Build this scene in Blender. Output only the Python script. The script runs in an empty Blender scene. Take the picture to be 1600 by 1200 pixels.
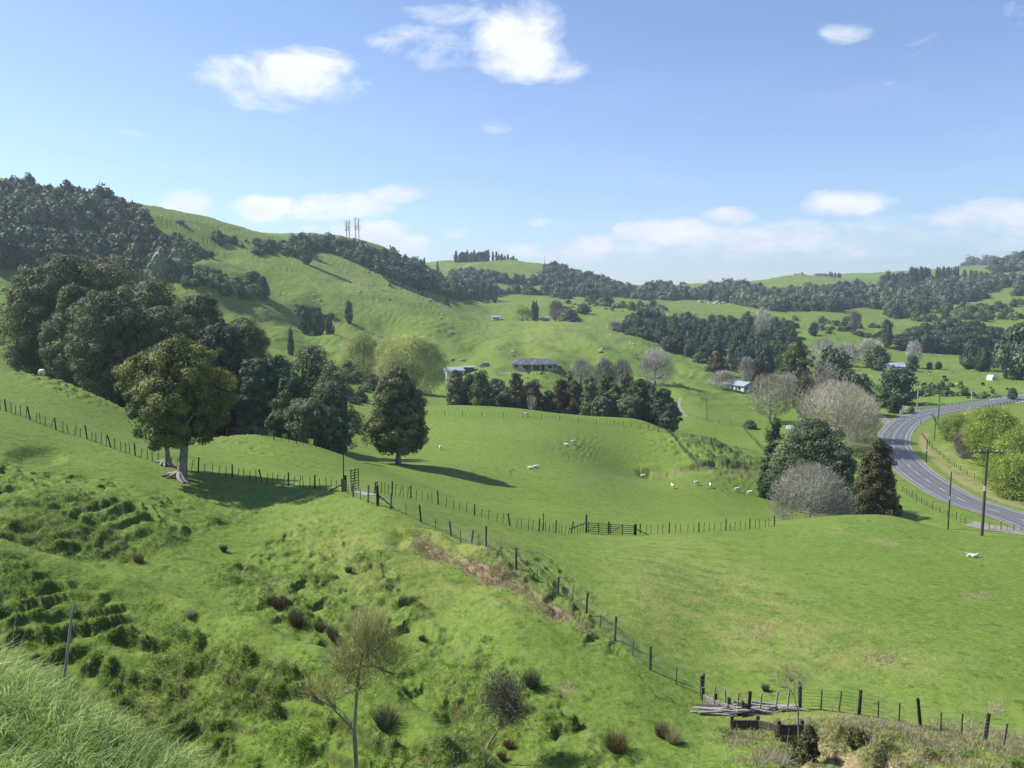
import bpy, bmesh, math, random
import numpy as np
from mathutils import Vector, Matrix, Euler

# ---------------------------------------------------------------- camera, sky, sun, exposure
SC = bpy.context.scene
COL = SC.collection
F = 1256.0                       # focal length in photo pixels (1600 wide)
CZ = 60.0                        # eye height above the datum
PITCH = math.atan2(140.0, F)
CP, SP = math.cos(PITCH), math.sin(PITCH)

cam_d = bpy.data.cameras.new('camera'); cam = bpy.data.objects.new('camera', cam_d); COL.objects.link(cam)
cam_d.sensor_fit = 'HORIZONTAL'; cam_d.sensor_width = 36.0; cam_d.lens = 36.0 * F / 1600.0
cam_d.clip_start = 0.1; cam_d.clip_end = 40000.0
cam.location = (0, 0, CZ); cam.rotation_euler = (math.pi / 2 - PITCH, 0, 0)
SC.camera = cam

SUN_EL = math.radians(45.0)
SUN_AZ = math.radians(16.0)       # a little ahead of straight left
SDIR = Vector((-math.cos(SUN_EL) * math.cos(SUN_AZ), math.cos(SUN_EL) * math.sin(SUN_AZ), math.sin(SUN_EL)))
sun_d = bpy.data.lights.new('sun', 'SUN'); sun = bpy.data.objects.new('sun', sun_d); COL.objects.link(sun)
sun_d.energy = 4.4; sun_d.angle = math.radians(0.53); sun_d.color = (1.0, 0.95, 0.86)
sun.rotation_euler = (-SDIR).to_track_quat('-Z', 'Y').to_euler()
sun.location = (-60, 10, 140)

SC.view_settings.view_transform = 'Standard'
try: SC.view_settings.look = 'None'
except Exception: pass
SC.view_settings.exposure = 0.80
SC.view_settings.gamma = 1.0

def vdir(px, row):
    d = Vector(((px - 800) / F, CP + (600 - row) / F * SP, -SP + (600 - row) / F * CP))
    return d.normalized()

world = bpy.data.worlds.new("World"); SC.world = world; world.use_nodes = True
def build_sky():
    nt = world.node_tree; N = nt.nodes; L = nt.links
    N.clear()
    out = N.new('ShaderNodeOutputWorld'); bg = N.new('ShaderNodeBackground')
    sky = N.new('ShaderNodeTexSky'); sky.sky_type = 'NISHITA'; sky.sun_disc = False
    sky.sun_elevation = SUN_EL; sky.sun_rotation = math.radians(270) + SUN_AZ
    sky.altitude = 100; sky.air_density = 1.0; sky.dust_density = 0.12; sky.ozone_density = 4.0
    bg.inputs['Strength'].default_value = 0.090
    tc = N.new('ShaderNodeTexCoord')
    def math_(op, a, b=None, c=None, clamp=False):
        n = N.new('ShaderNodeMath'); n.operation = op; n.use_clamp = clamp
        for i, v in enumerate((a, b, c)):
            if v is None: continue
            if isinstance(v, (int, float)): n.inputs[i].default_value = v
            else: L.new(v, n.inputs[i])
        return n.outputs[0]
    # cloud noise lives on a flat layer high above: direction / elevation
    sep = N.new('ShaderNodeSeparateXYZ'); L.new(tc.outputs['Generated'], sep.inputs[0])
    X, Y, Z = sep.outputs
    zz = math_('MAXIMUM', Z, 0.0)
    sc_ = math_('DIVIDE', 1.0, math_('ADD', zz, 0.10))
    cmb = N.new('ShaderNodeCombineXYZ')
    L.new(math_('MULTIPLY', X, sc_), cmb.inputs[0]); L.new(math_('MULTIPLY', Y, sc_), cmb.inputs[1])
    L.new(math_('MULTIPLY', Z, 9.0), cmb.inputs[2])
    n1 = N.new('ShaderNodeTexNoise'); n1.inputs['Scale'].default_value = 1.6; n1.inputs['Detail'].default_value = 9
    n1.inputs['Roughness'].default_value = 0.56; L.new(cmb.outputs[0], n1.inputs['Vector'])
    n2 = N.new('ShaderNodeTexNoise'); n2.inputs['Scale'].default_value = 17.0; n2.inputs['Detail'].default_value = 9
    n2.inputs['Roughness'].default_value = 0.62
    sq = N.new('ShaderNodeVectorMath'); sq.operation = 'MULTIPLY'; L.new(tc.outputs['Generated'], sq.inputs[0]); sq.inputs[1].default_value = (.75, .75, 1.5); L.new(sq.outputs[0], n2.inputs['Vector'])
    n2.inputs['Distortion'].default_value = 0.35
    n5 = N.new('ShaderNodeTexNoise'); n5.inputs['Scale'].default_value = 40.0; n5.inputs['Detail'].default_value = 6; n5.inputs['Roughness'].default_value = 0.6; L.new(sq.outputs[0], n5.inputs['Vector'])
    lowc = math_('SUBTRACT', 1.0, math_('MULTIPLY', math_('SUBTRACT', Z, 0.10), 14.0, clamp=True), clamp=True)
    fine = math_('MULTIPLY', math_('SUBTRACT', n5.outputs[0], n2.outputs[0]), math_('MULTIPLY', lowc, .7))
    nf = math_('SUBTRACT', math_('ADD', n2.outputs[0], fine), 0.5)
    # (px, row, half width, half height, density) of each cloud in the photograph
    CL = [(440, 118, 125, 44, 1.0), (490, 98, 60, 30, 0.6), (395, 135, 70, 26, 0.8), (812, 66, 72, 60, 1.25), (835, 100, 80, 26, 0.8), (690, 72, 90, 34, 0.5), (700, 10, 60, 25, 0.5), (1328, 50, 42, 22, 0.6), (1420, 125, 50, 16, 0.32), (1460, 70, 60, 25, 0.28), (1550, 15, 70, 25, 0.4), (785, 196, 40, 12, 0.35), (278, 205, 30, 10, 0.35), (210, 210, 30, 8, 0.22), (232, 248, 24, 10, 0.3), (290, 315, 45, 22, 1.31), (410, 325, 48, 18, 1.35), (540, 322, 75, 20, 1.35), (615, 304, 45, 15, 1.31), (480, 332, 60, 15, 0.88), (570, 365, 70, 22, 1.35), (640, 382, 40, 16, 1.35), (480, 358, 20, 8, 1.05), (845, 348, 20, 8, 0.7), (718, 368, 20, 9, 0.61), (1145, 336, 42, 13, 1.35), (1325, 320, 80, 20, 1.22), (1560, 335, 90, 25, 1.09), (1060, 365, 90, 24, 1.31), (1170, 372, 60, 20, 1.31), (930, 380, 40, 15, 1.22), (905, 395, 50, 16, 0.88), (820, 392, 60, 13, 0.79), (1250, 372, 110, 20, 0.88), (1000, 388, 50, 14, 0.88), (1400, 365, 120, 25, 0.74), (1540, 378, 120, 20, 0.61), (1120, 400, 160, 16, 0.61), (1330, 398, 140, 12, 0.53), (1030, 340, 60, 10, 0.44), (1000, 372, 60, 10, 0.91), (1100, 358, 50, 9, 0.78), (1230, 352, 60, 10, 0.78), (1480, 345, 60, 12, 0.91), (880, 405, 50, 8, 0.78), (760, 392, 40, 8, 0.52), (1590, 360, 60, 10, 0.78), (1190, 385, 70, 9, 0.78), (640, 60, 60, 22, 0.5), (755, 20, 40, 16, 0.45)]
    # shared direction coordinates (sideways / forward, up / forward)
    iy = math_('DIVIDE', 1.0, math_('MAXIMUM', Y, 0.05))
    uv = N.new('ShaderNodeCombineXYZ'); L.new(math_('MULTIPLY', X, iy), uv.inputs[0]); L.new(math_('MULTIPLY', Z, iy), uv.inputs[1])
    n4 = N.new('ShaderNodeTexNoise'); n4.inputs['Scale'].default_value = 9.0; n4.inputs['Detail'].default_value = 3; L.new(uv.outputs[0], n4.inputs['Vector'])
    wv = N.new('ShaderNodeVectorMath'); wv.operation = 'MULTIPLY_ADD'; L.new(n4.outputs['Color'], wv.inputs[0])
    wv.inputs[1].default_value = (0.05, 0.022, 0); L.new(uv.outputs[0], wv.inputs[2])
    acc = None
    for (px, row, hw, hh, dn) in CL:
        d = vdir(px, row); ax, ay = d.x / d.y + .025, d.z / d.y + .011
        n = N.new('ShaderNodeVectorMath'); n.operation = 'MULTIPLY_ADD'; L.new(wv.outputs[0], n.inputs[0])
        n.inputs[1].default_value = (F / hw, F / hh, 0); n.inputs[2].default_value = (-ax * F / hw, -ay * F / hh, 0)
        q = N.new('ShaderNodeVectorMath'); q.operation = 'DOT_PRODUCT'; L.new(n.outputs[0], q.inputs[0]); L.new(n.outputs[0], q.inputs[1])
        m = math_('MULTIPLY_ADD', q.outputs['Value'], -0.62 * dn, dn)
        acc = m if acc is None else math_('MAXIMUM', acc, m)
    acc = math_('MULTIPLY', math_('MAXIMUM', acc, 0.0), math_('GREATER_THAN', Y, 0.05))
    dens = math_('ADD', acc, math_('MULTIPLY', nf, 2.7))
    dens = math_('MULTIPLY', math_('SUBTRACT', dens, 0.26), 1.25, clamp=True)
    dens = math_('MULTIPLY', dens, math_('MULTIPLY', acc, 3.5, clamp=True))
    # thin general veil low in the sky
    veil = math_('MULTIPLY', math_('SUBTRACT', n1.outputs[0], 0.48), 2.0, clamp=True)
    low = math_('SUBTRACT', 1.0, math_('MULTIPLY', Z, 3.0), clamp=True)
    veil = math_('MULTIPLY', math_('MULTIPLY', veil, low), 0.25)
    dens = math_('MAXIMUM', math_('MULTIPLY', dens, 0.92), veil)
    tint = N.new('ShaderNodeMixRGB'); tint.blend_type = 'MULTIPLY'; tint.inputs[0].default_value = 1.0
    L.new(sky.outputs[0], tint.inputs[1])
    tw = N.new('ShaderNodeMixRGB'); L.new(math_('SUBTRACT', 1.0, math_('MULTIPLY', Z, 5.0), clamp=True), tw.inputs[0]); tw.inputs[1].default_value = (1.06, 1.02, 1.10, 1); tw.inputs[2].default_value = (.84, .95, 1.10, 1)
    L.new(tw.outputs[0], tint.inputs[2])
    mix = N.new('ShaderNodeMixRGB'); L.new(dens, mix.inputs[0]); L.new(tint.outputs[0], mix.inputs[1])
    n3 = math_('MULTIPLY', math_('SUBTRACT', n2.outputs[0], 0.35), 3.0, clamp=True)
    cc = N.new('ShaderNodeMixRGB'); L.new(n3, cc.inputs[0]); cc.inputs[1].default_value = (5.4, 5.9, 6.7, 1); cc.inputs[2].default_value = (7.3, 7.4, 7.6, 1)
    L.new(cc.outputs[0], mix.inputs[2])
    L.new(mix.outputs[0], bg.inputs['Color']); L.new(bg.outputs[0], out.inputs['Surface'])
build_sky()
try: world.cycles.sampling_method = 'AUTOMATIC'
except Exception: pass
SC.cycles.max_bounces = 4; SC.cycles.diffuse_bounces = 2; SC.cycles.transparent_max_bounces = 8
SC.cycles.volume_bounces = 0

# ---------------------------------------------------------------- noise
RNG = np.random.default_rng(7)
_perm = RNG.permutation(4096).astype(np.int64)
_grad = RNG.uniform(0, 2 * np.pi, 4096)
_gx, _gy = np.cos(_grad), np.sin(_grad)
def _h(ix, iy, s): return _perm[(_perm[(ix + s * 131) & 4095] + iy) & 4095]
def perlin(x, y, s=0):
    ix = np.floor(x).astype(np.int64); iy = np.floor(y).astype(np.int64)
    fx = x - ix; fy = y - iy
    ux = fx * fx * fx * (fx * (fx * 6 - 15) + 10); uy = fy * fy * fy * (fy * (fy * 6 - 15) + 10)
    def g(a, b):
        k = _h(ix + a, iy + b, s); return _gx[k] * (fx - a) + _gy[k] * (fy - b)
    n00, n10, n01, n11 = g(0, 0), g(1, 0), g(0, 1), g(1, 1)
    return 1.5 * ((n00 * (1 - ux) + n10 * ux) * (1 - uy) + (n01 * (1 - ux) + n11 * ux) * uy)
def fbm(x, y, s=0, o=3, g=0.5):
    a = 1.0; r = 0; f = 1.0
    for i in range(o):
        r = r + a * perlin(x * f, y * f, s + i * 7); a *= g; f *= 2.03
    return r
def sstep(a, b, x):
    t = np.clip((x - a) / (b - a), 0, 1); return t * t * (3 - 2 * t)
GRID_C = 1250; GRID_R = 1
# ---------------------------------------------------------------- terrain
def qe(px, row):
    """photo pixel -> (x/y, z/y) of the sight line"""
    u = (px - 800) / F; v = (600 - row) / F
    dy = CP + v * SP
    return u / dy, (-SP + v * CP) / dy
def rowof(q, e):
    d = CP - e * SP
    return 600 - F * (SP + e * CP) / d
# surveyed spots of the land: column -> (distance, sight-line row)
LAND = {
 -500: [(1.2,2000),(3,1300),(6,1000),(9,1020),(15,1010),(22,950),(36,760),(46,760),(60,640),(80,560),(110,490),(150,480),(200,430),(300,330),(420,200),(560,150),(800,220),(2000,420),(7000,458)],
 -250: [(1.2,2000),(3,1350),(6,1010),(9,1060),(15,1060),(22,1000),(36,800),(44,808),(60,690),(80,600),(110,535),(150,530),(200,470),(300,380),(420,260),(540,225),(800,280),(2000,430),(7000,458)],
 0: [(1.2,2000),(2.5,1420),(4.2,1140),(6,1032),(7.5,1085),(10,1160),(15,1190),(21,1170),(27,1110),(31,1020),(33.5,930),(35.5,846),(40,915),(43.5,912),(46.5,850),(51,772),(58,735),(68,680),(78,642),(92,603),(104,580),(120,590),(140,585),(175,520),(220,478),(300,438),(380,375),(480,278),(520,282),(700,320),(1500,430),(7000,458)],
 100: [(1.2,2000),(2.5,1470),(4.0,1200),(5.6,1090),(7,1130),(10,1200),(15,1230),(22,1210),(28,1125),(32,1010),(34,930),(35.5,876),(40,945),(43.5,930),(46.5,868),(51.5,790),(58,758),(68,712),(77,673),(90,630),(105,597),(125,618),(150,608),(200,560),(300,472),(360,415),(490,300),(530,306),(700,330),(1500,430),(7000,458)],
 200: [(1.2,2000),(2.5,1530),(4.0,1265),(5.2,1150),(7,1220),(10,1270),(15,1280),(22,1250),(28,1150),(32,1020),(34,950),(35.5,901),(40,965),(44.5,905),(48,878),(53.5,792),(60,768),(67,730),(76,702),(90,668),(103,642),(125,660),(150,640),(200,595),(300,492),(370,418),(500,318),(560,326),(700,350),(1500,430),(7000,458)],
 300: [(1.2,2050),(2.5,1600),(4.0,1320),(5.0,1200),(7,1290),(10,1330),(15,1320),(22,1285),(27,1190),(31,1060),(33,990),(34.5,943),(40,1000),(45,926),(50,868),(58,805),(68,750),(74,729),(88,700),(103,683),(125,682),(150,650),(200,605),(270,520),(350,455),(440,400),(570,337),(620,342),(800,370),(1500,430),(7000,458)],
 400: [(1.2,2100),(2.5,1700),(4.0,1450),(7,1370),(10,1380),(15,1350),(22,1305),(26,1215),(29.5,1090),(31.2,1020),(32.5,968),(38,1035),(43,976),(47,915),(54,850),(62,790),(69,757),(82,722),(100,680),(125,700),(150,672),(200,615),(260,565),(320,520),(400,462),(500,402),(600,362),(660,364),(900,400),(1500,440),(7000,458)],
 500: [(1.2,2150),(2.5,1780),(4.0,1560),(7,1420),(10,1410),(15,1350),(21,1330),(25,1235),(28.2,1115),(30.5,1012),(35.5,1095),(41,1011),(46,935),(52,862),(59,800),(65,768),(80,742),(104,699),(130,716),(155,690),(190,640),(230,610),(270,585),(310,560),(360,520),(430,470),(520,425),(610,392),(680,370),(740,372),(1000,410),(1600,445),(7000,458)],
 600: [(1.2,2200),(2.5,1800),(4.0,1600),(7,1450),(10,1420),(15,1360),(20,1345),(24,1250),(26.6,1150),(28.5,1060),(33.5,1140),(38,1056),(43,970),(49,885),(54,828),(58,795),(67,772),(85,752),(110,733),(125,722),(150,716),(185,672),(218,636),(245,622),(290,590),(340,560),(400,520),(500,462),(600,425),(720,388),(780,392),(1000,420),(1700,448),(7000,458)],
 700: [(1.2,2200),(3,1760),(7,1450),(12,1400),(18,1330),(23,1265),(27,1130),(30,1180),(34,1150),(39,1040),(45,950),(49,885),(54,843),(63,812),(72,795),(90,777),(112,752),(130,728),(150,712),(180,672),(215,633),(238,640),(260,625),(300,600),(350,575),(400,540),(480,505),(560,481),(620,490),(760,456),(900,440),(1150,408),(1300,414),(2200,450),(7000,458)],
 800: [(1.2,2200),(3,1760),(7,1450),(12,1400),(18,1350),(23,1290),(30,1205),(34,1115),(40,1005),(45,930),(49,884),(60,850),(74,820),(90,800),(105,787),(125,750),(150,712),(180,672),(215,637),(238,645),(260,625),(300,602),(350,580),(400,552),(470,520),(540,502),(600,506),(700,480),(800,470),(950,450),(1180,405),(1350,412),(2200,450),(7000,458)],
 900: [(1.2,2200),(3,1780),(7,1480),(12,1420),(18,1370),(23,1300),(30,1200),(34,1115),(39,1030),(44,965),(48,942),(54,905),(66,858),(80,835),(90,817),(105,800),(125,763),(150,728),(175,694),(195,668),(218,648),(245,658),(270,635),(300,615),(350,590),(400,563),(470,528),(560,504),(620,508),(720,482),(850,465),(1000,450),(1250,433),(1450,440),(2500,452),(7000,458)],
 1000: [(1.2,2250),(3,1800),(7,1500),(12,1430),(18,1370),(24,1290),(30,1200),(35,1105),(40,1038),(45,985),(52,925),(62,880),(75,850),(88,834),(97,824),(110,805),(130,782),(150,761),(168,746),(183,708),(200,680),(220,656),(245,668),(275,632),(320,605),(370,580),(430,553),(510,528),(560,532),(700,488),(800,475),(1000,464),(1400,449),(1700,454),(3000,455),(7000,458)],
 1100: [(1.2,2250),(3,1800),(7,1500),(12,1430),(18,1370),(24,1290),(30,1200),(34,1145),(38,1092),(46,1000),(58,915),(70,868),(80,842),(88,829),(100,818),(125,795),(150,772),(162,750),(170,735),(180,715),(195,690),(205,686),(225,696),(260,650),(310,622),(370,595),(440,570),(520,560),(640,520),(800,487),(1000,475),(1300,458),(1650,448),(2000,453),(3500,456),(7000,458)],
 1200: [(1.2,2250),(3,1800),(7,1500),(12,1430),(18,1380),(24,1290),(30,1190),(34,1140),(37,1105),(46,1000),(60,910),(76,857),(90,822),(102,815),(125,812),(145,795),(160,776),(178,745),(200,718),(230,690),(280,650),(360,610),(440,580),(560,540),(700,505),(900,480),(1200,455),(1500,440),(1800,448),(2600,446),(4000,455),(7000,458)],
 1300: [(1.2,2250),(3,1800),(7,1500),(12,1430),(18,1370),(24,1280),(30,1180),(36,1112),(46,1000),(62,905),(77,850),(98,806),(108,820),(122,826),(140,808),(165,765),(200,712),(240,672),(290,640),(380,600),(480,562),(620,520),(850,486),(1100,455),(1450,432),(1700,440),(2600,432),(3200,440),(7000,458)],
 1400: [(1.2,2250),(3,1800),(7,1500),(12,1430),(18,1370),(24,1270),(30,1175),(36,1120),(46,1005),(60,915),(76,857),(98,808),(110,838),(123,845),(140,825),(165,768),(200,712),(240,670),(290,635),(380,598),(460,572),(600,538),(800,500),(1000,470),(1500,430),(1800,432),(2400,424),(3000,430),(7000,456)],
 1500: [(1.2,2250),(3,1800),(7,1500),(12,1430),(18,1360),(24,1250),(29,1200),(33,1158),(40,1060),(53,960),(72,875),(88,833),(100,845),(114,868),(140,820),(165,768),(200,712),(240,672),(290,636),(340,615),(390,600),(500,566),(620,542),(800,497),(1000,468),(1500,428),(1800,432),(2600,416),(3200,424),(7000,456)],
 1600: [(1.2,2250),(3,1800),(7,1500),(12,1430),(18,1350),(24,1240),(31,1178),(40,1070),(53,965),(72,880),(87,840),(100,860),(115,880),(140,820),(165,768),(200,712),(240,670),(290,637),(340,612),(400,592),(460,572),(570,548),(750,505),(900,475),(1400,415),(1700,424),(2800,416),(3400,424),(7000,456)],
 1850: [(1.2,2250),(3,1800),(7,1500),(12,1430),(18,1350),(24,1250),(31,1190),(40,1080),(53,975),(72,890),(87,860),(100,880),(118,900),(140,822),(165,770),(200,714),(240,674),(290,640),(340,615),(400,592),(460,572),(570,545),(750,495),(900,465),(1400,405),(1700,414),(2800,416),(7000,456)],
 250: [(440,385),(530,326),(580,332)],
 350: [(480,400),(590,348),(640,353)],
 1160: [(1250,452),(1500,439),(1750,450),(2600,452)],
 1250: [(1150,462),(1450,429),(1750,446),(2600,446)],
 1350: [(1150,462),(1500,437),(1800,442),(2600,431)],
 1450: [(1500,431),(2500,424)],
 1550: [(1500,424),(2600,411)],
 2200: [(1.2,2250),(3,1800),(7,1500),(12,1430),(18,1350),(24,1250),(40,1090),(72,900),(100,890),(140,824),(200,716),(290,640),(400,592),(570,540),(900,460),(1400,400),(2800,420),(7000,456)],
}
def build_height():
    P = []; V = []
    for px, lst in LAND.items():
        for (Y, row) in lst:
            q, e = qe(px, row)
            P.append((q, math.log(Y))); V.append(e)
    P = np.array(P); V = np.array(V)
    S = np.array([1.0, 0.8]); Ps = P * S
    n = len(P)
    # local (compact-ish) radial interpolation solved once on all points
    def K(r2): 
        r = np.sqrt(r2 + 1e-12); return r2 * np.log(r + 1e-9)
    d2 = ((Ps[:, None] - Ps[None]) ** 2).sum(-1)
    A = K(d2) + np.eye(n) * 3e-7
    Q = np.hstack([np.ones((n, 1)), Ps])
    M = np.zeros((n + 3, n + 3)); M[:n, :n] = A; M[:n, n:] = Q; M[n:, :n] = Q.T
    w = np.linalg.solve(M, np.concatenate([V, np.zeros(3)]))
    # coarse evaluation grid, then cubic upsampling
    qs = np.linspace(-1.55, 1.55, 240); ls = np.linspace(math.log(1.0), math.log(7000), 420)
    E = np.zeros((len(ls), len(qs)))
    qc = np.clip(qs, -1.05, 1.12)
    for i, l in enumerate(ls):
        pts = np.stack([qc, np.full_like(qc, l)], 1) * S
        r2 = ((pts[:, None] - Ps[None]) ** 2).sum(-1)
        E[i] = K(r2) @ w[:n] + w[n] + pts @ w[n + 1:]
    return qs, ls, E
_qs, _ls, _E = build_height()
def cubic_axis(A, t, axis):
    A = np.moveaxis(A, axis, 0); n = A.shape[0]
    i = np.clip(np.floor(t).astype(int), 0, n - 2); f = (t - i).reshape(-1, *([1] * (A.ndim - 1)))
    p0 = A[np.clip(i - 1, 0, n - 1)]; p1 = A[i]; p2 = A[i + 1]; p3 = A[np.clip(i + 2, 0, n - 1)]
    r = p1 + 0.5 * f * (p2 - p0 + f * (2 * p0 - 5 * p1 + 4 * p2 - p3 + f * (3 * (p1 - p2) + p3 - p0)))
    return np.moveaxis(r, 0, axis)

# the sheet: dense where the land is near or faces the lens
qa = np.concatenate([np.linspace(-1.5, -0.69, 60)[:-1], np.linspace(-0.69, 0.69, GRID_C), np.linspace(0.69, 1.5, 60)[1:]])
dens_y = np.array([(1.0, 60), (2.5, 60), (7, 70), (20, 300), (60, 330), (130, 230), (400, 190), (1500, 110), (3600, 60)])
yy = np.geomspace(1.0, 4300, 4000); dd = np.interp(np.log(yy), np.log(dens_y[:, 0]), dens_y[:, 1])
cum = np.concatenate([[0], np.cumsum(np.diff(np.log(yy)) * 0.5 * (dd[1:] + dd[:-1]))])
NR = int(cum[-1] * GRID_R)
ya = np.exp(np.interp(np.linspace(0, cum[-1], NR), cum, np.log(yy)))
E = cubic_axis(_E, (np.log(ya) - _ls[0]) / (_ls[1] - _ls[0]), 0)
E = cubic_axis(E, (qa - _qs[0]) / (_qs[1] - _qs[0]), 1)
GY = np.repeat(ya[:, None], len(qa), 1); GX = GY * qa[None]
ROWB = rowof(qa[None], E)                    # sight row of the bare land
GZ = E * GY                                   # relative to the eye
LNY = np.log(GY)
def pxof(q, e): return 800 + F * q / (CP - e * SP)
PXB = pxof(qa[None] + 0 * E, E)

# --- road bed
ROAD = [(1720,900,118),(1650,845,131),(1600,820,140),(1548,801,147.5),(1497,783,156),(1438,745,176),(1407,715,197),(1395,692,216),(1403,671,238),(1424,655,258),(1462,644,275),(1530,634.5,291),(1600,626,309),(1680,618,330),(1800,608,362)]
def catmull(P, n=14):
    P = [np.array(p, float) for p in P]; P = [2 * P[0] - P[1]] + P + [2 * P[-1] - P[-2]]
    out = []
    for i in range(1, len(P) - 2):
        for k in range(n):
            t = k / n; a, b, c, d = P[i - 1:i + 3]
            out.append(0.5 * (2 * b + (c - a) * t + (2 * a - 5 * b + 4 * c - d) * t * t + (3 * b - a - 3 * c + d) * t ** 3))
    out.append(P[-2]); return np.array(out)
rp = []
for (px, row, Y) in ROAD:
    q, e = qe(px, row); rp.append((q * Y, Y, -40.2 if Y < 285 else -40.2 + (Y - 285) * 0.018))
RC = catmull(rp)
def to_line(P, X, Yv, lim):
    """distance to a polyline and the line's height there"""
    D = np.full(X.shape, 1e9); H = np.zeros(X.shape); Sd = np.zeros(X.shape)
    lo = P[:, :2].min(0) - lim; hi = P[:, :2].max(0) + lim
    sel = (X > lo[0]) & (X < hi[0]) & (Yv > lo[1]) & (Yv < hi[1])
    x = X[sel]; y = Yv[sel]; d = np.full(x.shape, 1e9); h = np.zeros(x.shape); sd = np.zeros(x.shape)
    for i in range(len(P) - 1):
        a = P[i]; b = P[i + 1]; ab = b[:2] - a[:2]; L2 = ab @ ab + 1e-9
        t = np.clip(((x - a[0]) * ab[0] + (y - a[1]) * ab[1]) / L2, 0, 1)
        dx = x - a[0] - t * ab[0]; dy = y - a[1] - t * ab[1]; dd_ = np.hypot(dx, dy)
        k = dd_ < d; d[k] = dd_[k]; h[k] = (a[2] + t * (b[2] - a[2]))[k]; sd[k] = np.sign(ab[0] * dy - ab[1] * dx)[k]
    D[sel] = d; H[sel] = h; Sd[sel] = sd
    return D, H, Sd
Dr, Hr, _sd = to_line(RC, GX, GY, 60)
w_ = 1 - sstep(5.5, 34, Dr)
w_ = np.where(Dr < 5.5, 1.0, w_)
GZ = np.where(Dr < 50, GZ * (1 - w_) + (Hr - 0.10) * w_, GZ)
NEARROAD = 1 - sstep(6, 14, Dr)

# --- micro relief ---------------------------------------------------------
def blob(px, row, rx, ry, Y0, Y1, soft=0.35, ang=0.0):
    """soft patch of land seen around a sight line, limited to a range of distances"""
    c, s = math.cos(ang), math.sin(ang)
    dx = PXB - px; dy = ROWB - row
    a = (dx * c + dy * s) / rx; b = (-dx * s + dy * c) / ry
    r = np.sqrt(a * a + b * b)
    return (1 - sstep(1 - soft, 1 + soft, r)) * sstep(Y0 * 0.93, Y0, GY) * (1 - sstep(Y1, Y1 * 1.07, GY))
ROUGH = np.zeros_like(GZ)
for b in [(150,1010,420,150,20,42,.4,.30),(380,1100,420,120,18,40,.3,.35),(60,800,260,80,43,63,.35,.12),(230,850,180,40,43,58,.4,-.1),
          (620,980,320,110,34,56,.4,.5),(820,1100,260,110,26,46,.4,.45),(1000,1190,240,60,24,38,.4,.2),(500,900,200,60,42,60,.4,.4),
          (1400,1190,260,50,24,34,.3,.1),(30,710,60,20,55,72,.5,0),(250,635,170,22,76,103,.5,.38),(150,610,130,18,76,103,.5,.25)]:
    ROUGH = np.maximum(ROUGH, blob(*b))
# the trodden bank right of the post fence
bank = np.zeros_like(GZ)
for b in [(800,880,60,22,47,62,.5,.5),(870,925,75,30,45,62,.5,.75),(930,985,45,26,42,60,.5,.9),(985,1030,30,10,42,56,.5,.7)]:
    bank = np.maximum(bank, blob(*b))
# steps of the middle field and the fenced scarp
scarp = np.maximum(blob(1110,705,75,30,165,210,.4,.35), 0)
fieldsteps = np.maximum.reduce([blob(905,700,40,22,160,190,.5,0), blob(1035,700,60,40,165,212,.5,.3), blob(1130,757,70,14,140,175,.5,0), blob(790,735,20,8,130,170,.6,0)])
faraway = sstep(240, 330, GY) * (1 - sstep(1400, 2500, GY)) * (1 - NEARROAD)
leftslope = sstep(140, 200, GY) * (1 - sstep(0.1, 0.3, qa[None] + 0 * GY))
n_big = fbm(GX / 9, GY / 9, 3, 3); n_med = fbm(GX / 2.2, GY / 2.2, 11, 4); n_sm = fbm(GX / 0.7, GY / 0.7, 23, 3)
n_xl = fbm(GX / 40, GY / 40, 5, 3)
def terr(z, h, warp, sharp=0.28):
    t = (z / h + warp); f = t - np.floor(t)
    return (np.where(f < sharp, f / sharp, (1 - f) / (1 - sharp)) - 0.5) * h     # short riser, long tread
near = 1 - sstep(60, 110, GY)
vary = np.clip(0.55 + 0.9 * fbm(GX / 5, GY / 5, 41, 2), 0, 1.3)
lumps = np.where(n_med > 0, np.abs(n_med) ** 1.2, 0.25 * n_med)
HEAVY = np.zeros_like(GZ)
HSC = .72
for (hx, hy, ha, hb) in [(60,905,22,7),(50,945,32,16),(15,965,25,12),(240,948,42,18),(135,975,52,18),(185,990,28,22),(95,1010,60,20),(150,1040,50,22),(60,1055,35,18),(120,1085,40,18),(180,1070,40,20),(25,1000,30,15),(235,1010,22,9),(300,1003,22,12),
        (250,1035,22,9),(200,1105,42,14),(250,1078,30,10),(370,1030,32,20),(350,1062,25,12),(480,1035,42,18),(450,1065,30,16),(400,1092,42,14),(440,1118,26,12),(335,1168,30,18),(290,1130,22,8),(470,1182,26,15),(525,1068,32,15),(620,1085,20,10),(690,1165,18,10),(610,1175,30,10)]:
    HEAVY = np.maximum(HEAVY, blob(hx, hy, ha * HSC * 1.15, hb * HSC * 1.15, 18, 38, .45, .35))
for (hx, hy, ha, hb) in [(10,832,20,14),(100,858,32,10),(140,872,24,10),(172,838,30,9),(275,838,34,12),(252,843,22,8),(155,788,26,9),(65,778,24,8),(92,802,14,6),(190,792,36,8),(218,802,26,7),(30,750,24,7),(120,745,30,6),(330,815,30,6),(470,905,34,7),(600,912,16,8),(645,897,16,6),
        (520,945,24,7),(720,962,34,8),(650,947,22,8),(480,967,34,9),(420,938,26,9),(350,905,20,5),(560,875,24,5),(585,940,20,7),(545,985,26,7),(800,1030,26,6),(760,1000,22,6),(930,1082,22,9),(870,1085,18,8),(820,1110,20,8),(900,1130,26,9),(1130,1150,26,8),(700,1040,22,6),(980,1100,24,7)]:
    HEAVY = np.maximum(HEAVY, blob(hx, hy, ha * HSC, hb * HSC, 30, 66, .5, .15))
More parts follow.
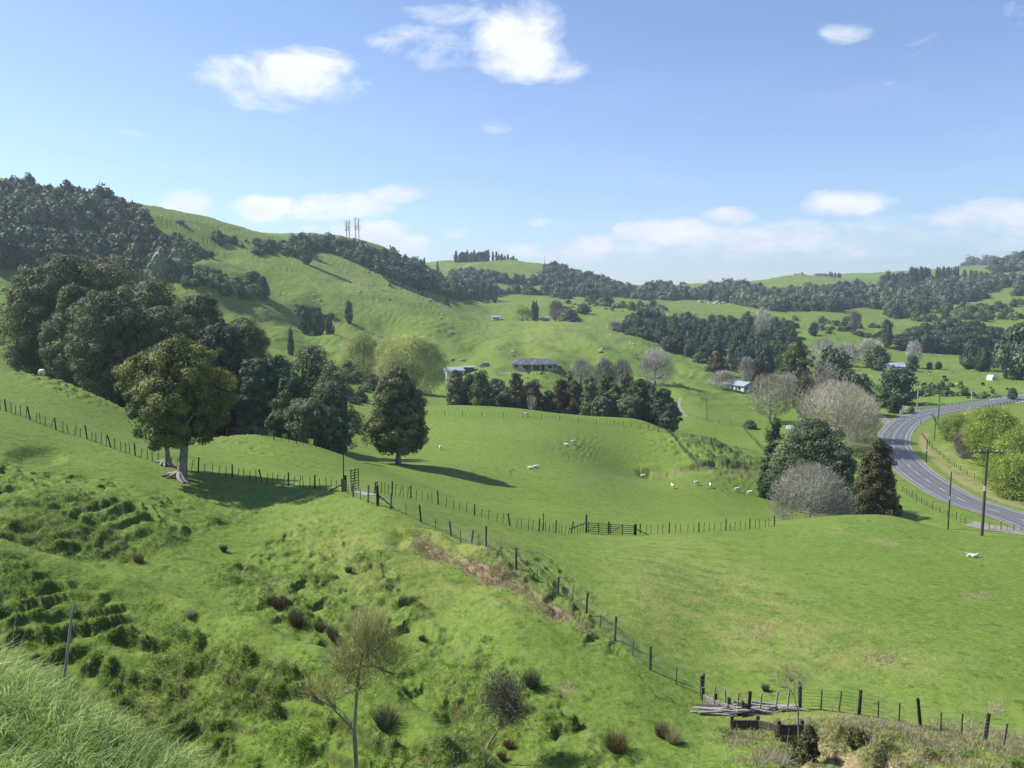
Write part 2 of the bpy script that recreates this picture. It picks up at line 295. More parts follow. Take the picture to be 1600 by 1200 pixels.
def band(L3, hw):
    out = []
    for (px, row, Y) in L3:
        q, e = qe(px, row); out.append((q * Y, Y, e * Y))
    d, _, _ = to_line(catmull(out, 6), GX, GY, 8); return 1 - sstep(hw * .75, hw * 1.3, d + .8 * n_big)
SMOOTH = np.maximum.reduce([band([(-60,830,36.1),(0,846,35.9),(100,876,35.9),(200,901,35.9),(300,943,34.9),(400,968,32.9),(500,1012,30.9),(600,1060,28.9),(690,1125,27)], 1.35),
    band([(150,884,45.5),(200,882,46),(300,866,50),(400,826,57),(500,798,60),(560,796,59)], 2.2), band([(600,820,55),(660,868,50.5),(720,915,47),(800,972,42.5),(880,1030,39),(960,1090,35.5),(1050,1140,33),(1150,1180,31)], 2.1),
    band([(-60,742,68),(0,742,67),(100,738,65),(200,747,67.5),(300,765,66),(400,777,65.5),(500,783,63)], 3.6)])
ROUGH = ROUGH * (1 - .93 * SMOOTH); HEAVY = HEAVY * (1 - .8 * SMOOTH)
n_l = fbm(GX / .55, GY / .55, 131, 3); n_m = fbm(GX / 1.25, GY / 1.25, 151, 3)
patch = sstep(-.05, .35, n_big * .7 + n_m * .5)
MICRO = np.clip(n_l + .25, 0, 1.2)
dz = 0.05 * n_big * sstep(15, 40, GY) + (0.012 * n_med + 0.010 * n_l) * near
step_f = terr(GZ + .22 * n_big + .10 * fbm(GX / 3.5, GY / 3.5, 171, 2), .52, .75 * n_big + .30 * n_m, .30)
step_g = sstep(-.22, .40, fbm(GX / 2.3, GY / 1.6, 181, 2))
dz = dz + ROUGH * (0.13 * patch * MICRO + 0.14 * patch * np.clip(n_m + .15, 0, 1) + 0.04 * n_sm + .10 * lumps)
dz = dz + np.clip(ROUGH * (.25 + .75 * step_g) * .85 + HEAVY * .55, 0, 1.15) * step_f + HEAVY * (.10 * MICRO + .14 * np.clip(n_m + .2, 0, 1))
dz = dz + bank * (0.5 * terr(GZ, 0.5, 0.5 * n_big + 0.6 * n_med) + 0.10 * n_sm + .16 * lumps)
dz = dz + fieldsteps * (0.26 * terr(GZ + GY * 0.02, 0.45, 0.8 * n_big + 0.3 * n_med) + 0.1 * n_med)
dz = dz + scarp * (.8 * np.clip(n_big + .2, -.2, 1) + .5 * lumps + 0.4 * terr(GZ, .9, 0.8 * n_big + .4 * n_med))
dz = dz + faraway * (n_xl * 1.2 + n_big * 0.30 + 0.28 * terr(GZ, 1.3, 1.1 * fbm(GX / 25, GY / 25, 61, 3) + .3 * n_big, .45))
dz = dz + faraway * leftslope * (1 - .8 * sstep(400, 480, GY)) * 9.0 * (fbm(GX / 60, GY / 150, 77, 3))
dz = dz + sstep(900, 1300, GY) * 16 * fbm(GX / 260, GY / 260, 19, 3) * .6 * (1 - sstep(5000, 6500, GY))
dz = dz * (1 - NEARROAD)

# --- eroded earth bank below the post fence, and the slump at bottom right
def pix_line(L3):
    out = []
    for (px, row, Y) in L3:
        q, e = qe(px, row); out.append((q * Y, Y, e * Y))
    return catmull(out, 10)
scarA = pix_line([(655,850,52.5),(690,866,51),(730,885,49.6),(770,908,48),(820,935,46.3),(860,960,44.6),(905,982,43.3),(930,1000,42.3)])
Da, Ha, Sa = to_line(scarA, GX, GY, 4)
scar_w = (1 - sstep(0.5, 1.1, Da)) * (1 - sstep(2.0, 3.0, Da))
wob = n_med * 0.32
side = Sa * Da + wob                              # >0 on the far side
along = np.clip(0.8 + 0.8 * fbm(GX / 3.2, GY / 3.2, 91, 2), 0.5, 1.3) * (1 - sstep(1.2, 2.6, Da))
_e = scarA[-1]; along = along * sstep(.8, 3.0, np.hypot(GX - _e[0], GY - _e[1])) * sstep(.4, 1.6, np.hypot(GX - scarA[0][0], GY - scarA[0][1]))
dz = dz + 1.15 * along * (0.42 * sstep(-0.32, 0.12, side) - 0.45 * (1 - sstep(0.3, 1.4, side)) * 0.9 + 0.04)
BARE = np.clip(along, 0, 1) * sstep(-0.75, -0.5, side) * (1 - sstep(0.10, 0.32, side))
for b in [(1285,1180,50,42,26,34,.5,0),(1350,1195,60,16,26,33,.5,0),(1400,1180,26,20,26,33,.5,0),(1248,1150,30,8,27,35,.5,0)]:
    m = blob(*b); dz = dz - 0.55 * m + 0.35 * m * n_med; BARE = np.maximum(BARE, np.clip(m * (0.75 + n_med), 0, 1))
# the small cut in the middle field, and hollow on the left shoulder
cut = pix_line([(1022,738,172),(1050,741,171),(1078,738,172),(1100,728,175)])
Dc, Hc, Sc_ = to_line(cut, GX, GY, 8)
dz = dz + (1 - sstep(2.2, 5, Dc)) * 1.0 * (sstep(-0.8, 0.3, Sc_ * Dc + 0.9 * n_big) - 0.6)
BARE = np.maximum(BARE, 0.5 * (n_med > -.1) * (1 - sstep(0.4, .9, np.abs(Sc_ * Dc + 0.3 + 0.6 * n_med))) * (Dc < 4))
for (px, row, rx, ry, y0, y1, d_) in [(58,713,38,12,55,72,.55),(300,715,20,6,60,75,.2),(720,1128,34,18,28,42,.5),(1030,741,28,7,150,190,.8)]:
    dz = dz - d_ * blob(px, row, rx, ry, y0, y1, .5)
for b in [(1305,829,13,5,80,95,.6),(1370,845,18,4,70,92,.6),(1393,850,14,4,70,92,.6),(1185,985,16,12,46,60,.6),(1100,735,12,6,150,190,.5),(1385,1030,28,8,40,56,.7),(1555,1105,14,12,34,44,.6),
          (1160,742,30,6,140,190,.6),(60,548,26,8,140,190,.7),(880,1080,20,12,30,44,.6),(1525,932,18,5,50,70,.6),(1280,1115,60,10,33,40,.5)]:
    BARE = np.maximum(BARE, 0.42 * blob(*b) * np.clip(0.7 + 1.1 * n_med, 0, 1))
BARE = np.maximum(BARE, blob(1300, 1178, 52, 24, 26, 35, .35, .1) * np.clip(.9 + .6 * n_med, 0, 1)); BARE = np.maximum(BARE, blob(1395, 1172, 24, 16, 26, 35, .4, .1) * np.clip(.8 + .6 * n_med, 0, 1))
TAN = np.clip(0.5 + 0.9 * fbm(GX / 6, GY / 6, 33, 3), 0, 1)
dryb = np.zeros_like(GZ)
for b in [(1080,930,130,90,50,80,.7,.6),(1230,1010,260,60,42,60,.8,.25),(730,890,120,50,44,56,.7,.45),(1400,1160,260,30,27,36,.5,.15),(620,880,160,50,44,60,.7,.3),(1180,960,120,60,44,66,.7,.6),(900,450,0.1,0.1,1,2)]:
    dryb = np.maximum(dryb, blob(*b))
for b in [(860,520,90,30,360,560,.8,0),(540,430,90,35,430,620,.7,.3)]:
    dryb = np.maximum(dryb, blob(*b))
GZ = GZ + dz
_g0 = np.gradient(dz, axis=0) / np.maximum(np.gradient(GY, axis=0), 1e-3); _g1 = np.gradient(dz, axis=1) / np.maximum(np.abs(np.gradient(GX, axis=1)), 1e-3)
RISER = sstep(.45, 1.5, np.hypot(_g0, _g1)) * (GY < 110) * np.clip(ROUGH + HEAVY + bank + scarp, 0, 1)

from bisect import bisect_left
Eg = GZ / GY; ROWG = rowof(qa[None], Eg); LYA = np.log(ya)
def ground(x, y):
    """height of the land at a spot (world)"""
    q = x / y; j = float(np.interp(q, qa, np.arange(len(qa)))); i = float(np.interp(math.log(y), LYA, np.arange(NR)))
    i0 = min(int(i), NR - 2); j0 = min(int(j), len(qa) - 2); a = i - i0; b = j - j0
    z = (GZ[i0, j0] * (1 - b) + GZ[i0, j0 + 1] * b) * (1 - a) + (GZ[i0 + 1, j0] * (1 - b) + GZ[i0 + 1, j0 + 1] * b) * a
    return float(z) + CZ
def spot(px, Y):
    """the land at a bearing and a distance"""
    x = (px - 800) / F * Y
    for _ in range(3):
        z = ground(x, Y) - CZ; x = (px - 800) / F * (Y * CP - z * SP)
    return Vector((x, Y, ground(x, Y)))
def hit(px, row, y0=20, y1=3000):
    """where a sight line meets the land between two distances"""
    q, e = qe(px, row)
    j = float(np.interp(q, qa, np.arange(len(qa)))); j0 = min(int(j), len(qa) - 2); b = j - j0
    c = Eg[:, j0] * (1 - b) + Eg[:, j0 + 1] * b
    i0 = int(np.searchsorted(ya, y0)); i1 = int(np.searchsorted(ya, y1)) - 1
    k = np.nonzero(c[i0:i1] >= e)[0]
    if len(k) == 0:
        i = i0 + int(np.argmax(c[i0:i1])); Y = ya[i]
        print('hit: no land at', px, row, y0, y1, 'best row', float(rowof(q, c[i])), 'Y', Y)
    else:
        i = i0 + int(k[0])
        if k[0] == 0: print('hit: starts inside land', px, row, y0, 'row there', float(rowof(q, c[i]))); Y = ya[i]
        else:
            t = (e - c[i - 1]) / (c[i] - c[i - 1] + 1e-12); Y = ya[i - 1] + t * (ya[i] - ya[i - 1])
    return Vector((q * Y, Y, ground(q * Y, Y)))

def mat(name):
    m = bpy.data.materials.new(name); m.use_nodes = True
    m.node_tree.nodes.clear(); return m, m.node_tree.nodes, m.node_tree.links
def raw_mesh(name, V, Fc, smooth=False, mats=()):
    me = bpy.data.meshes.new(name)
    V = np.asarray(V, np.float32); Fc = np.asarray(Fc, np.int32); k = Fc.shape[1]
    me.vertices.add(len(V)); me.vertices.foreach_set('co', V.ravel())
    me.loops.add(Fc.size); me.loops.foreach_set('vertex_index', Fc.ravel())
    me.polygons.add(len(Fc)); me.polygons.foreach_set('loop_start', np.arange(0, Fc.size, k, dtype=np.int32))
    try: me.polygons.foreach_set('loop_total', np.full(len(Fc), k, np.int32))
    except Exception: pass
    me.polygons.foreach_set('use_smooth', np.full(len(Fc), smooth))
    for m in mats: me.materials.append(m)
    me.update(); return me
def put(name, me, parent=None, loc=None):
    o = bpy.data.objects.new(name, me); COL.objects.link(o)
    if parent is not None: o.parent = parent
    if loc is not None: o.location = loc
    return o

def grass_material():
    m, N, L = mat('pasture'); out = N.new('ShaderNodeOutputMaterial'); b = N.new('ShaderNodeBsdfPrincipled')
    geo = N.new('ShaderNodeNewGeometry'); 
    def at(nm):
        a = N.new('ShaderNodeAttribute'); a.attribute_name = nm; return a.outputs['Fac']
    def noise(scale, det=4, rough=.55, vec=None, dist=0):
        n = N.new('ShaderNodeTexNoise'); n.inputs['Scale'].default_value = scale; n.inputs['Detail'].default_value = det
        n.inputs['Roughness'].default_value = rough; n.inputs['Distortion'].default_value = dist
        L.new(vec if vec else geo.outputs['Position'], n.inputs['Vector']); return n.outputs[0]
    def ramp(v, a, c_):
        n = N.new('ShaderNodeMapRange'); L.new(v, n.inputs[0]); n.inputs[1].default_value = a; n.inputs[2].default_value = c_; n.interpolation_type = 'SMOOTHSTEP'; return n.outputs[0]
    def mul(a, c_):
        n = N.new('ShaderNodeMath'); n.operation = 'MULTIPLY'
        for i, v in enumerate((a, c_)):
            if isinstance(v, (int, float)): n.inputs[i].default_value = v
            else: L.new(v, n.inputs[i])
        return n.outputs[0]
    def mix(f, a, c_):
        n = N.new('ShaderNodeMixRGB')
        if isinstance(f, (int, float)): n.inputs[0].default_value = f
        else: L.new(f, n.inputs[0])
        for i, v in ((1, a), (2, c_)):
            if isinstance(v, tuple): n.inputs[i].default_value = (*v, 1)
            else: L.new(v, n.inputs[i])
        return n.outputs[0]
    c = mix(ramp(noise(.035, 3), .35, .68), (.116, .190, .028), (.154, .226, .041))
    c = mix(mul(ramp(noise(.45, 4, .62), .42, .70), .65), c, (.078, .146, .019))
    c = mix(mul(ramp(noise(4.5, 3, .65), .42, .66), .6), c, (.188, .235, .058))
    c = mix(mul(ramp(noise(16, 2, .6), .50, .66), .5), c, (.058, .112, .016))
    c = mix(mul(ramp(noise(1.7, 4, .65), .46, .66), .5), c, (.205, .246, .060))
    c = mix(mul(ramp(noise(2.9, 3, .6, dist=.4), .50, .66), .45), c, (.060, .118, .018))
    c = mix(mul(ramp(noise(1.05, 2, .5), .63, .70), .55), c, (.038, .092, .016))
    c = mix(mul(mul(at('dry'), ramp(noise(.5, 3, .6), .38, .62)), .6), c, (.250, .262, .080))
    c = mix(mul(mul(at('rough'), ramp(noise(1.3, 3, .6), .50, .70)), .50), c, (.150, .160, .060))
    c = mix(mul(at('scrubby'), .8), c, (.040, .062, .020))
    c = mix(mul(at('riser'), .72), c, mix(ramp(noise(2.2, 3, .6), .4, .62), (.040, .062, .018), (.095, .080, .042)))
    soil = mix(ramp(noise(3.0, 4, .7), .3, .7), (.22, .155, .090), (.42, .325, .210))
    c = mix(mul(at('bare'), .95), c, soil)
    L.new(c, b.inputs['Base Color']); b.inputs['Roughness'].default_value = .9
    b.inputs['Specular IOR Level'].default_value = .12
    bp = N.new('ShaderNodeBump'); bp.inputs['Strength'].default_value = .55; bp.inputs['Distance'].default_value = .08
    L.new(noise(7, 4, .72), bp.inputs['Height'])
    bp2 = N.new('ShaderNodeBump'); bp2.inputs['Strength'].default_value = .35; bp2.inputs['Distance'].default_value = .4
    L.new(noise(.9, 3, .6), bp2.inputs['Height']); L.new(bp.outputs[0], bp2.inputs['Normal'])
    L.new(bp2.outputs[0], b.inputs['Normal']); L.new(b.outputs[0], out.inputs[0]); return m
M_GRASS = grass_material()
SCRUB = np.zeros_like(GZ)
def finish_terrain():
    nr, nc = GZ.shape
    V = np.stack([GX, GY, GZ + CZ], -1).reshape(-1, 3)
    idx = np.arange(nr * nc).reshape(nr, nc)
    Fc = np.stack([idx[:-1, :-1], idx[:-1, 1:], idx[1:, 1:], idx[1:, :-1]], -1).reshape(-1, 4)
    me = raw_mesh('terrain', V, Fc, True, [M_GRASS])
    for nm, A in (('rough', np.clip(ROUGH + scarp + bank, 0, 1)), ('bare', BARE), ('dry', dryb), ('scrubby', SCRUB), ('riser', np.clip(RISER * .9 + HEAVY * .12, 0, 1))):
        a = me.attributes.new(nm, 'FLOAT', 'POINT'); a.data.foreach_set('value', A.astype(np.float32).ravel())
    o = put('terrain', me); o['kind'] = 'structure'; return o
# ---------------------------------------------------------------- naming
def tag(o, label=None, cat=None, group=None, kind=None):
    if label: o['label'] = label
    if cat: o['category'] = cat
    if group: o['group'] = group
    if kind: o['kind'] = kind
    return o
def empty(name, loc, label, cat, group=None, rz=0.0):
    o = bpy.data.objects.new(name, None); COL.objects.link(o); o.location = loc; o.rotation_euler = (0, 0, rz)
    o.empty_display_size = 0.3
    return tag(o, label, cat, group)

# ---------------------------------------------------------------- materials
def leaf_material(name, dark, mid, light, transl=.25, rough=.65, gain=1.0):
    m, N, L = mat(name); out = N.new('ShaderNodeOutputMaterial'); b = N.new('ShaderNodeBsdfPrincipled')
    a = N.new('ShaderNodeAttribute'); a.attribute_name = 'tint'
    oi = N.new('ShaderNodeObjectInfo')
    r = N.new('ShaderNodeValToRGB'); e = r.color_ramp.elements
    dark, mid, light = [tuple(min(.8, v * gain) for v in c_) for c_ in (dark, mid, light)]
    e[0].position = 0; e[0].color = (*dark, 1); e[1].position = 1; e[1].color = (*light, 1); k = e.new(.5); k.color = (*mid, 1)
    L.new(a.outputs['Fac'], r.inputs[0])
    hs = N.new('ShaderNodeHueSaturation'); mr = N.new('ShaderNodeMapRange'); L.new(oi.outputs['Random'], mr.inputs[0]); mr.inputs[3].default_value = .82; mr.inputs[4].default_value = 1.18
    mh = N.new('ShaderNodeMapRange'); L.new(oi.outputs['Random'], mh.inputs[0]); mh.inputs[3].default_value = .515; mh.inputs[4].default_value = .488
    L.new(mr.outputs[0], hs.inputs['Value']); L.new(mh.outputs[0], hs.inputs['Hue']); L.new(r.outputs[0], hs.inputs['Color'])
    L.new(hs.outputs[0], b.inputs['Base Color']); b.inputs['Roughness'].default_value = rough; b.inputs['Specular IOR Level'].default_value = .25
    if transl:
        t = N.new('ShaderNodeBsdfTranslucent'); L.new(hs.outputs[0], t.inputs['Color']); ms = N.new('ShaderNodeMixShader'); ms.inputs[0].default_value = transl
        L.new(b.outputs[0], ms.inputs[1]); L.new(t.outputs[0], ms.inputs[2]); L.new(ms.outputs[0], out.inputs[0])
    else: L.new(b.outputs[0], out.inputs[0])
    return m
def plain(name, c1, c2=None, rough=.8, scale=3.0, metal=0.0, bump=0.0, stretch=None, spec=.3):
    m, N, L = mat(name); out = N.new('ShaderNodeOutputMaterial'); b = N.new('ShaderNodeBsdfPrincipled'); L.new(b.outputs[0], out.inputs[0])
    b.inputs['Roughness'].default_value = rough; b.inputs['Metallic'].default_value = metal; b.inputs['Specular IOR Level'].default_value = spec
    tc = N.new('ShaderNodeTexCoord'); mp = N.new('ShaderNodeMapping'); L.new(tc.outputs['Object'], mp.inputs[0])
    if stretch: mp.inputs['Scale'].default_value = stretch
    n = N.new('ShaderNodeTexNoise'); n.inputs['Scale'].default_value = scale; n.inputs['Detail'].default_value = 4; L.new(mp.outputs[0], n.inputs['Vector'])
    r = N.new('ShaderNodeMapRange'); L.new(n.outputs[0], r.inputs[0]); r.inputs[1].default_value = .35; r.inputs[2].default_value = .65
    mx = N.new('ShaderNodeMixRGB'); L.new(r.outputs[0], mx.inputs[0]); mx.inputs[1].default_value = (*c1, 1); mx.inputs[2].default_value = (*(c2 or tuple(v * .72 for v in c1)), 1)
    L.new(mx.outputs[0], b.inputs['Base Color'])
    if bump:
        bp = N.new('ShaderNodeBump'); bp.inputs['Strength'].default_value = bump; bp.inputs['Distance'].default_value = .03; L.new(n.outputs[0], bp.inputs['Height']); L.new(bp.outputs[0], b.inputs['Normal'])
    return m
M = {}
M['kahikatea'] = leaf_material('kahikatea_leaf', (.020,.030,.014), (.056,.064,.024), (.125,.128,.052), .15, gain=2.75)
M['totara'] = leaf_material('totara_leaf', (.024,.036,.012), (.052,.068,.022), (.150,.150,.036), .2, gain=2.2)
M['olive'] = leaf_material('olive_leaf', (.030,.042,.018), (.068,.086,.038), (.135,.150,.072), .2, gain=2.2)
M['dark'] = leaf_material('dark_leaf', (.012,.022,.012), (.028,.044,.022), (.060,.080,.038), .12, gain=2.7)
M['pine'] = leaf_material('pine_needle', (.010,.022,.014), (.022,.040,.024), (.050,.074,.040), .1, gain=2.5)
M['bronze'] = leaf_material('bronze_leaf', (.026,.030,.012), (.066,.066,.026), (.135,.120,.045), .15, gain=1.5)
M['green'] = leaf_material('green_leaf', (.020,.040,.012), (.050,.086,.026), (.115,.160,.055), .2, gain=1.5)
M['pale'] = leaf_material('pale_leaf', (.060,.078,.038), (.125,.150,.078), (.230,.250,.150), .25, gain=1.3)
M['willow'] = leaf_material('willow_leaf', (.088,.122,.024), (.168,.208,.044), (.275,.320,.075), .35, gain=1.95)
M['dull_willow'] = leaf_material('dull_willow_leaf', (.082,.100,.034), (.160,.182,.062), (.245,.270,.100), .35, gain=2.5)
M['tan_twig'] = leaf_material('tan_twig', (.122,.112,.074), (.212,.198,.138), (.325,.308,.222), 0, gain=1.75)
M['grey_twig'] = leaf_material('grey_twig', (.108,.100,.082), (.196,.185,.155), (.315,.300,.262), 0, gain=1.95)
M['rose_twig'] = leaf_material('rose_twig', (.070,.055,.052), (.125,.105,.098), (.200,.175,.165), 0, gain=1.7)
M['bush'] = leaf_material('native_bush_leaf', (.016,.028,.016), (.036,.054,.028), (.085,.105,.055), .1, gain=2.4)
M['rush'] = leaf_material('rush_blade', (.075,.055,.028), (.165,.120,.065), (.290,.220,.130), 0)
M['greygorse'] = leaf_material('dry_sprig', (.060,.060,.040), (.115,.110,.080), (.210,.195,.160), 0)
M['manuka'] = leaf_material('manuka_leaf', (.060,.062,.020), (.135,.130,.050), (.250,.235,.110), .2, gain=1.9)
M['tussock'] = leaf_material('tuft_blade', (.065,.110,.018), (.120,.185,.034), (.235,.285,.075), .5, gain=1.75)
M['drygrass'] = leaf_material('dry_blade', (.150,.125,.070), (.260,.225,.135), (.400,.360,.240), .2, gain=1.5)
M['bark_grey'] = plain('grey_bark', (.30,.28,.25), (.13,.12,.10), .9, 2.2, bump=.5, stretch=(3, 3, .8))
M['bark_dark'] = plain('dark_bark', (.10,.085,.065), (.055,.046,.035), .9, 2.5)
M['bark_pale'] = plain('pale_bark', (.36,.33,.30), (.20,.18,.155), .85, 4, stretch=(4, 4, .7))

# ---------------------------------------------------------------- plant geometry
class Geo:
    """quads gathered as numpy blocks, with a tint per face and a material slot per block"""
    def __init__(s): s.v = []; s.f = []; s.t = []; s.n = 0
    def add(s, V, Fc, T):
        s.v.append(np.asarray(V, float)); s.f.append(np.asarray(Fc) + s.n); s.t.append(np.broadcast_to(T, (len(Fc),)).astype(float)); s.n += len(V)
    def mesh(s, name, mats, smooth=False):
        me = raw_mesh(name, np.concatenate(s.v), np.concatenate(s.f), smooth, mats)
        a = me.attributes.new('tint', 'FLOAT', 'FACE'); a.data.foreach_set('value', np.clip(np.concatenate(s.t), 0, 1).astype(np.float32))
        return me
def unit(v): return v / (np.linalg.norm(v, axis=-1, keepdims=True) + 1e-9)
def leaves(g, c, nrm, size, tint, rng, asp=.55, droop=None):
    n = len(c); r = rng.normal(size=(n, 3)); 
    if droop is not None: r = r * (1 - droop) + np.array([0, 0, -1.0]) * droop * 1.6
    t = unit(r - (r * nrm).sum(-1, keepdims=True) * nrm); b = np.cross(nrm, t)
    s = (size * rng.uniform(.6, 1.35, n))[:, None] if np.ndim(size) == 0 else size[:, None]
    V = np.stack([c + t * s, c + b * s * asp, c - t * s, c - b * s * asp], 1).reshape(-1, 3)
    g.add(V, np.arange(4 * n).reshape(n, 4), tint)
def slivers(g, p, d, length, width, tint, rng):
    """thin blades from p along d"""
    n = len(p); d = unit(d); r = unit(np.cross(d, rng.normal(size=(n, 3))))
    l = np.broadcast_to(length, (n,))[:, None]; w = np.broadcast_to(width, (n,))[:, None]
    bend = rng.normal(size=(n, 3)) * l * .08
    V = np.stack([p - r * w * .5, p + r * w * .5, p + d * l + bend + r * w * .15, p + d * l + bend - r * w * .15], 1).reshape(-1, 3)
    g.add(V, np.arange(4 * n).reshape(n, 4), tint)
def tube(g, pts, rad, sides=6, tint=.5):
    pts = np.asarray(pts, float); n = len(pts); rad = np.broadcast_to(rad, (n,))
    tan = unit(np.gradient(pts, axis=0)); ref = np.array([0.31, 0.95, 0.05]) if abs(tan[0][1]) < .8 else np.array([1.0, 0, 0])
    a = unit(np.cross(tan, ref)); b = np.cross(tan, a)
    th = np.linspace(0, 2 * np.pi, sides, endpoint=False)
    V = (pts[:, None] + rad[:, None, None] * (a[:, None] * np.cos(th)[None, :, None] + b[:, None] * np.sin(th)[None, :, None])).reshape(-1, 3)
    i = np.arange(n * sides).reshape(n, sides); j = np.roll(i, -1, 1)
    Fc = np.stack([i[:-1], j[:-1], j[1:], i[1:]], -1).reshape(-1, 4)
    g.add(V, Fc, tint)
def env(shape, h):
    """crown half width (of 1) at crown height h (0..1)"""
    h = np.clip(h, 0, 1)
    if shape == 'cone': return np.clip((1 - h) ** .72 * (0.35 + np.minimum(h * 6, .65)) , .04, 1)
    if shape == 'totaracone': return np.clip(np.sqrt(np.clip(1 - h, 0, 1)) * (.55 + .45 * np.minimum(h * 3.5, 1)), .05, 1)
    if shape == 'dome': return np.sqrt(np.clip(1 - h ** 2.2, 0, 1)) * (.72 + .28 * np.minimum(h * 4, 1)) + .02
    if shape == 'column': return np.clip(np.sin(np.pi * np.clip(h * .90 + .08, 0, 1) ** .8) ** .85 * (1 - .25 * h), .05, 1)
    if shape == 'flat': return np.sqrt(np.clip(1 - (2 * h - .7) ** 2 / 1.7, .02, 1))
    return np.sqrt(np.clip(1 - (2 * h - 1) ** 2, .0, 1)) * .97 + .03            # round
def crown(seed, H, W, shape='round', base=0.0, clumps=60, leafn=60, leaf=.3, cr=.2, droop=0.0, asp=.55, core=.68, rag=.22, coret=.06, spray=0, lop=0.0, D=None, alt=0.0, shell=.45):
    """a leafy crown: clumps set through a lumpy envelope, each a shell of leaf sprays"""
    rng = np.random.default_rng(seed); g = Geo(); D = D or W
    ph = rng.uniform(0, 6.28, 6)
    def rad(th, h):
        k = 1 + rag * (.5 * np.sin(2 * th + ph[0] + 2.5 * h) + .45 * np.sin(3 * th + ph[1] - 5 * h) + .35 * np.sin(5 * th + ph[2] + 9 * h))
        return env(shape, h) * k
    h = rng.uniform(0.03, .97, clumps * 3); keep = rng.random(clumps * 3) < (.25 + .75 * env(shape, h)); h = h[keep][:clumps]
    n = len(h); th = np.arange(n) * 2.39996 + rng.uniform(-.5, .5, n); f = 1 - np.abs(rng.normal(0, .16, n)) - cr * .5
    cx = np.cos(th) * rad(th, h) * f * W / 2 + lop * W * (h - .3); cy = np.sin(th) * rad(th, h) * f * D / 2; cz = base + h * (H - base)
    C = np.stack([cx, cy, cz], 1); R = cr * W * rng.uniform(.65, 1.25, n)
    ctint = rng.uniform(.15, .75, n)
    K = leafn; d = unit(rng.normal(size=(n, K, 3)))
    out = unit(np.stack([np.cos(th) * .8, np.sin(th) * .8, (h - .25) * 1.1], 1))[:, None]
    d = unit(d + out * .75); rr = R[:, None, None] * rng.uniform(.55, 1.12, (n, K, 1)); sq = np.array([1, 1, .8])
    P = (C[:, None] + d * rr * sq).reshape(-1, 3); nr = unit(d.reshape(-1, 3) + rng.normal(size=(n * K, 3)) * .38 + np.array([0, 0, .25]))
    P[:, 2] -= droop * leaf * rng.random(n * K)
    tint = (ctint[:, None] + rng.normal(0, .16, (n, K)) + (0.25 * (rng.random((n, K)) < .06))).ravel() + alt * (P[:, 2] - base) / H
    leaves(g, P, nr, leaf, tint, rng, asp, droop if droop else None)
    ns = int(n * K * shell); hs = rng.beta(1.1, 1.0, ns); ts = rng.uniform(0, 2 * np.pi, ns); es = rad(ts, hs) * rng.uniform(.70, .93, ns)
    Ps = np.stack([np.cos(ts) * es * W / 2 + lop * W * (hs - .3), np.sin(ts) * es * D / 2, base + hs * (H - base)], 1)
    Ns = unit(np.stack([np.cos(ts), np.sin(ts), (hs - .3) * 1.4], 1) + rng.normal(size=(ns, 3)) * .5)
    lump = np.sin(ts * 5 + hs * 9 + ph[3]) * np.sin(hs * 14 + ph[4]) * .15
    leaves(g, Ps, Ns, leaf * 1.1, .30 + lump + rng.normal(0, .12, ns), rng, asp)
    if spray:
        i = rng.integers(0, n * K, spray); slivers(g, P[i], nr[i] * .7 + np.array([0, 0, .6 - droop * 1.4]), leaf * rng.uniform(1.2, 2.6, spray), leaf * .16, tint[i] + .1, rng)
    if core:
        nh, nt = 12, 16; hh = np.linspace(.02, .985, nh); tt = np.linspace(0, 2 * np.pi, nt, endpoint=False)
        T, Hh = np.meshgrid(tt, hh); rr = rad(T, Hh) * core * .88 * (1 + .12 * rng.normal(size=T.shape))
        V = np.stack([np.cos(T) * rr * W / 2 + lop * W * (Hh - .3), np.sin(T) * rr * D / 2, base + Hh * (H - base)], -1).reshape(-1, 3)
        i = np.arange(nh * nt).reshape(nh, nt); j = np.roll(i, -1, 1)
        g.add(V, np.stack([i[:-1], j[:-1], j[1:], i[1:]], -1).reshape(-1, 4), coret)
    return g
def limbs(seed, H, W, shape, base, trunk_r, n=9, sides=5, lean=(0, 0), forks=0, split=.35, D=None):
    """trunk and limbs reaching into the crown"""
    rng = np.random.default_rng(seed + 5); g = Geo(); D = D or W
    top = np.array([lean[0], lean[1], H * .86]); ts = np.linspace(0, 1, 9)
    wob = np.cumsum(rng.normal(size=(9, 3)), 0) * np.array([.012, .012, 0]) * H; wob[0] = 0
    mid = np.outer(ts, top) + wob; r = trunk_r * (1 - ts * .86); r[0] *= 1.45; mid[0, 2] = -.6
    tube(g, mid, r, max(7, sides + 2))
    tips = []
    for i in range(n):
        t0 = rng.uniform(split, .85); a = i * 2.4 + rng.uniform(-.4, .4); p0 = np.array([np.interp(t0, ts, mid[:, k]) for k in range(3)])
        h = np.clip((p0[2] + H * rng.uniform(.06, .28) - base) / (H - base), .1, .95); e = env(shape, h) * rng.uniform(.7, .95)
        p1 = np.array([np.cos(a) * e * W / 2, np.sin(a) * e * D / 2, base + h * (H - base)])
        m = (p0 + p1) / 2 + np.array([0, 0, -.04 * H]) + rng.normal(size=3) * .02 * H
        q = np.array([p0, p0 * .5 + m * .5, m, m * .5 + p1 * .5, p1]); r0 = trunk_r * (1 - t0 * .8) * .55
        tube(g, q, r0 * np.array([1, .8, .6, .4, .15]), sides); tips.append((q, r0))
    return g, tips
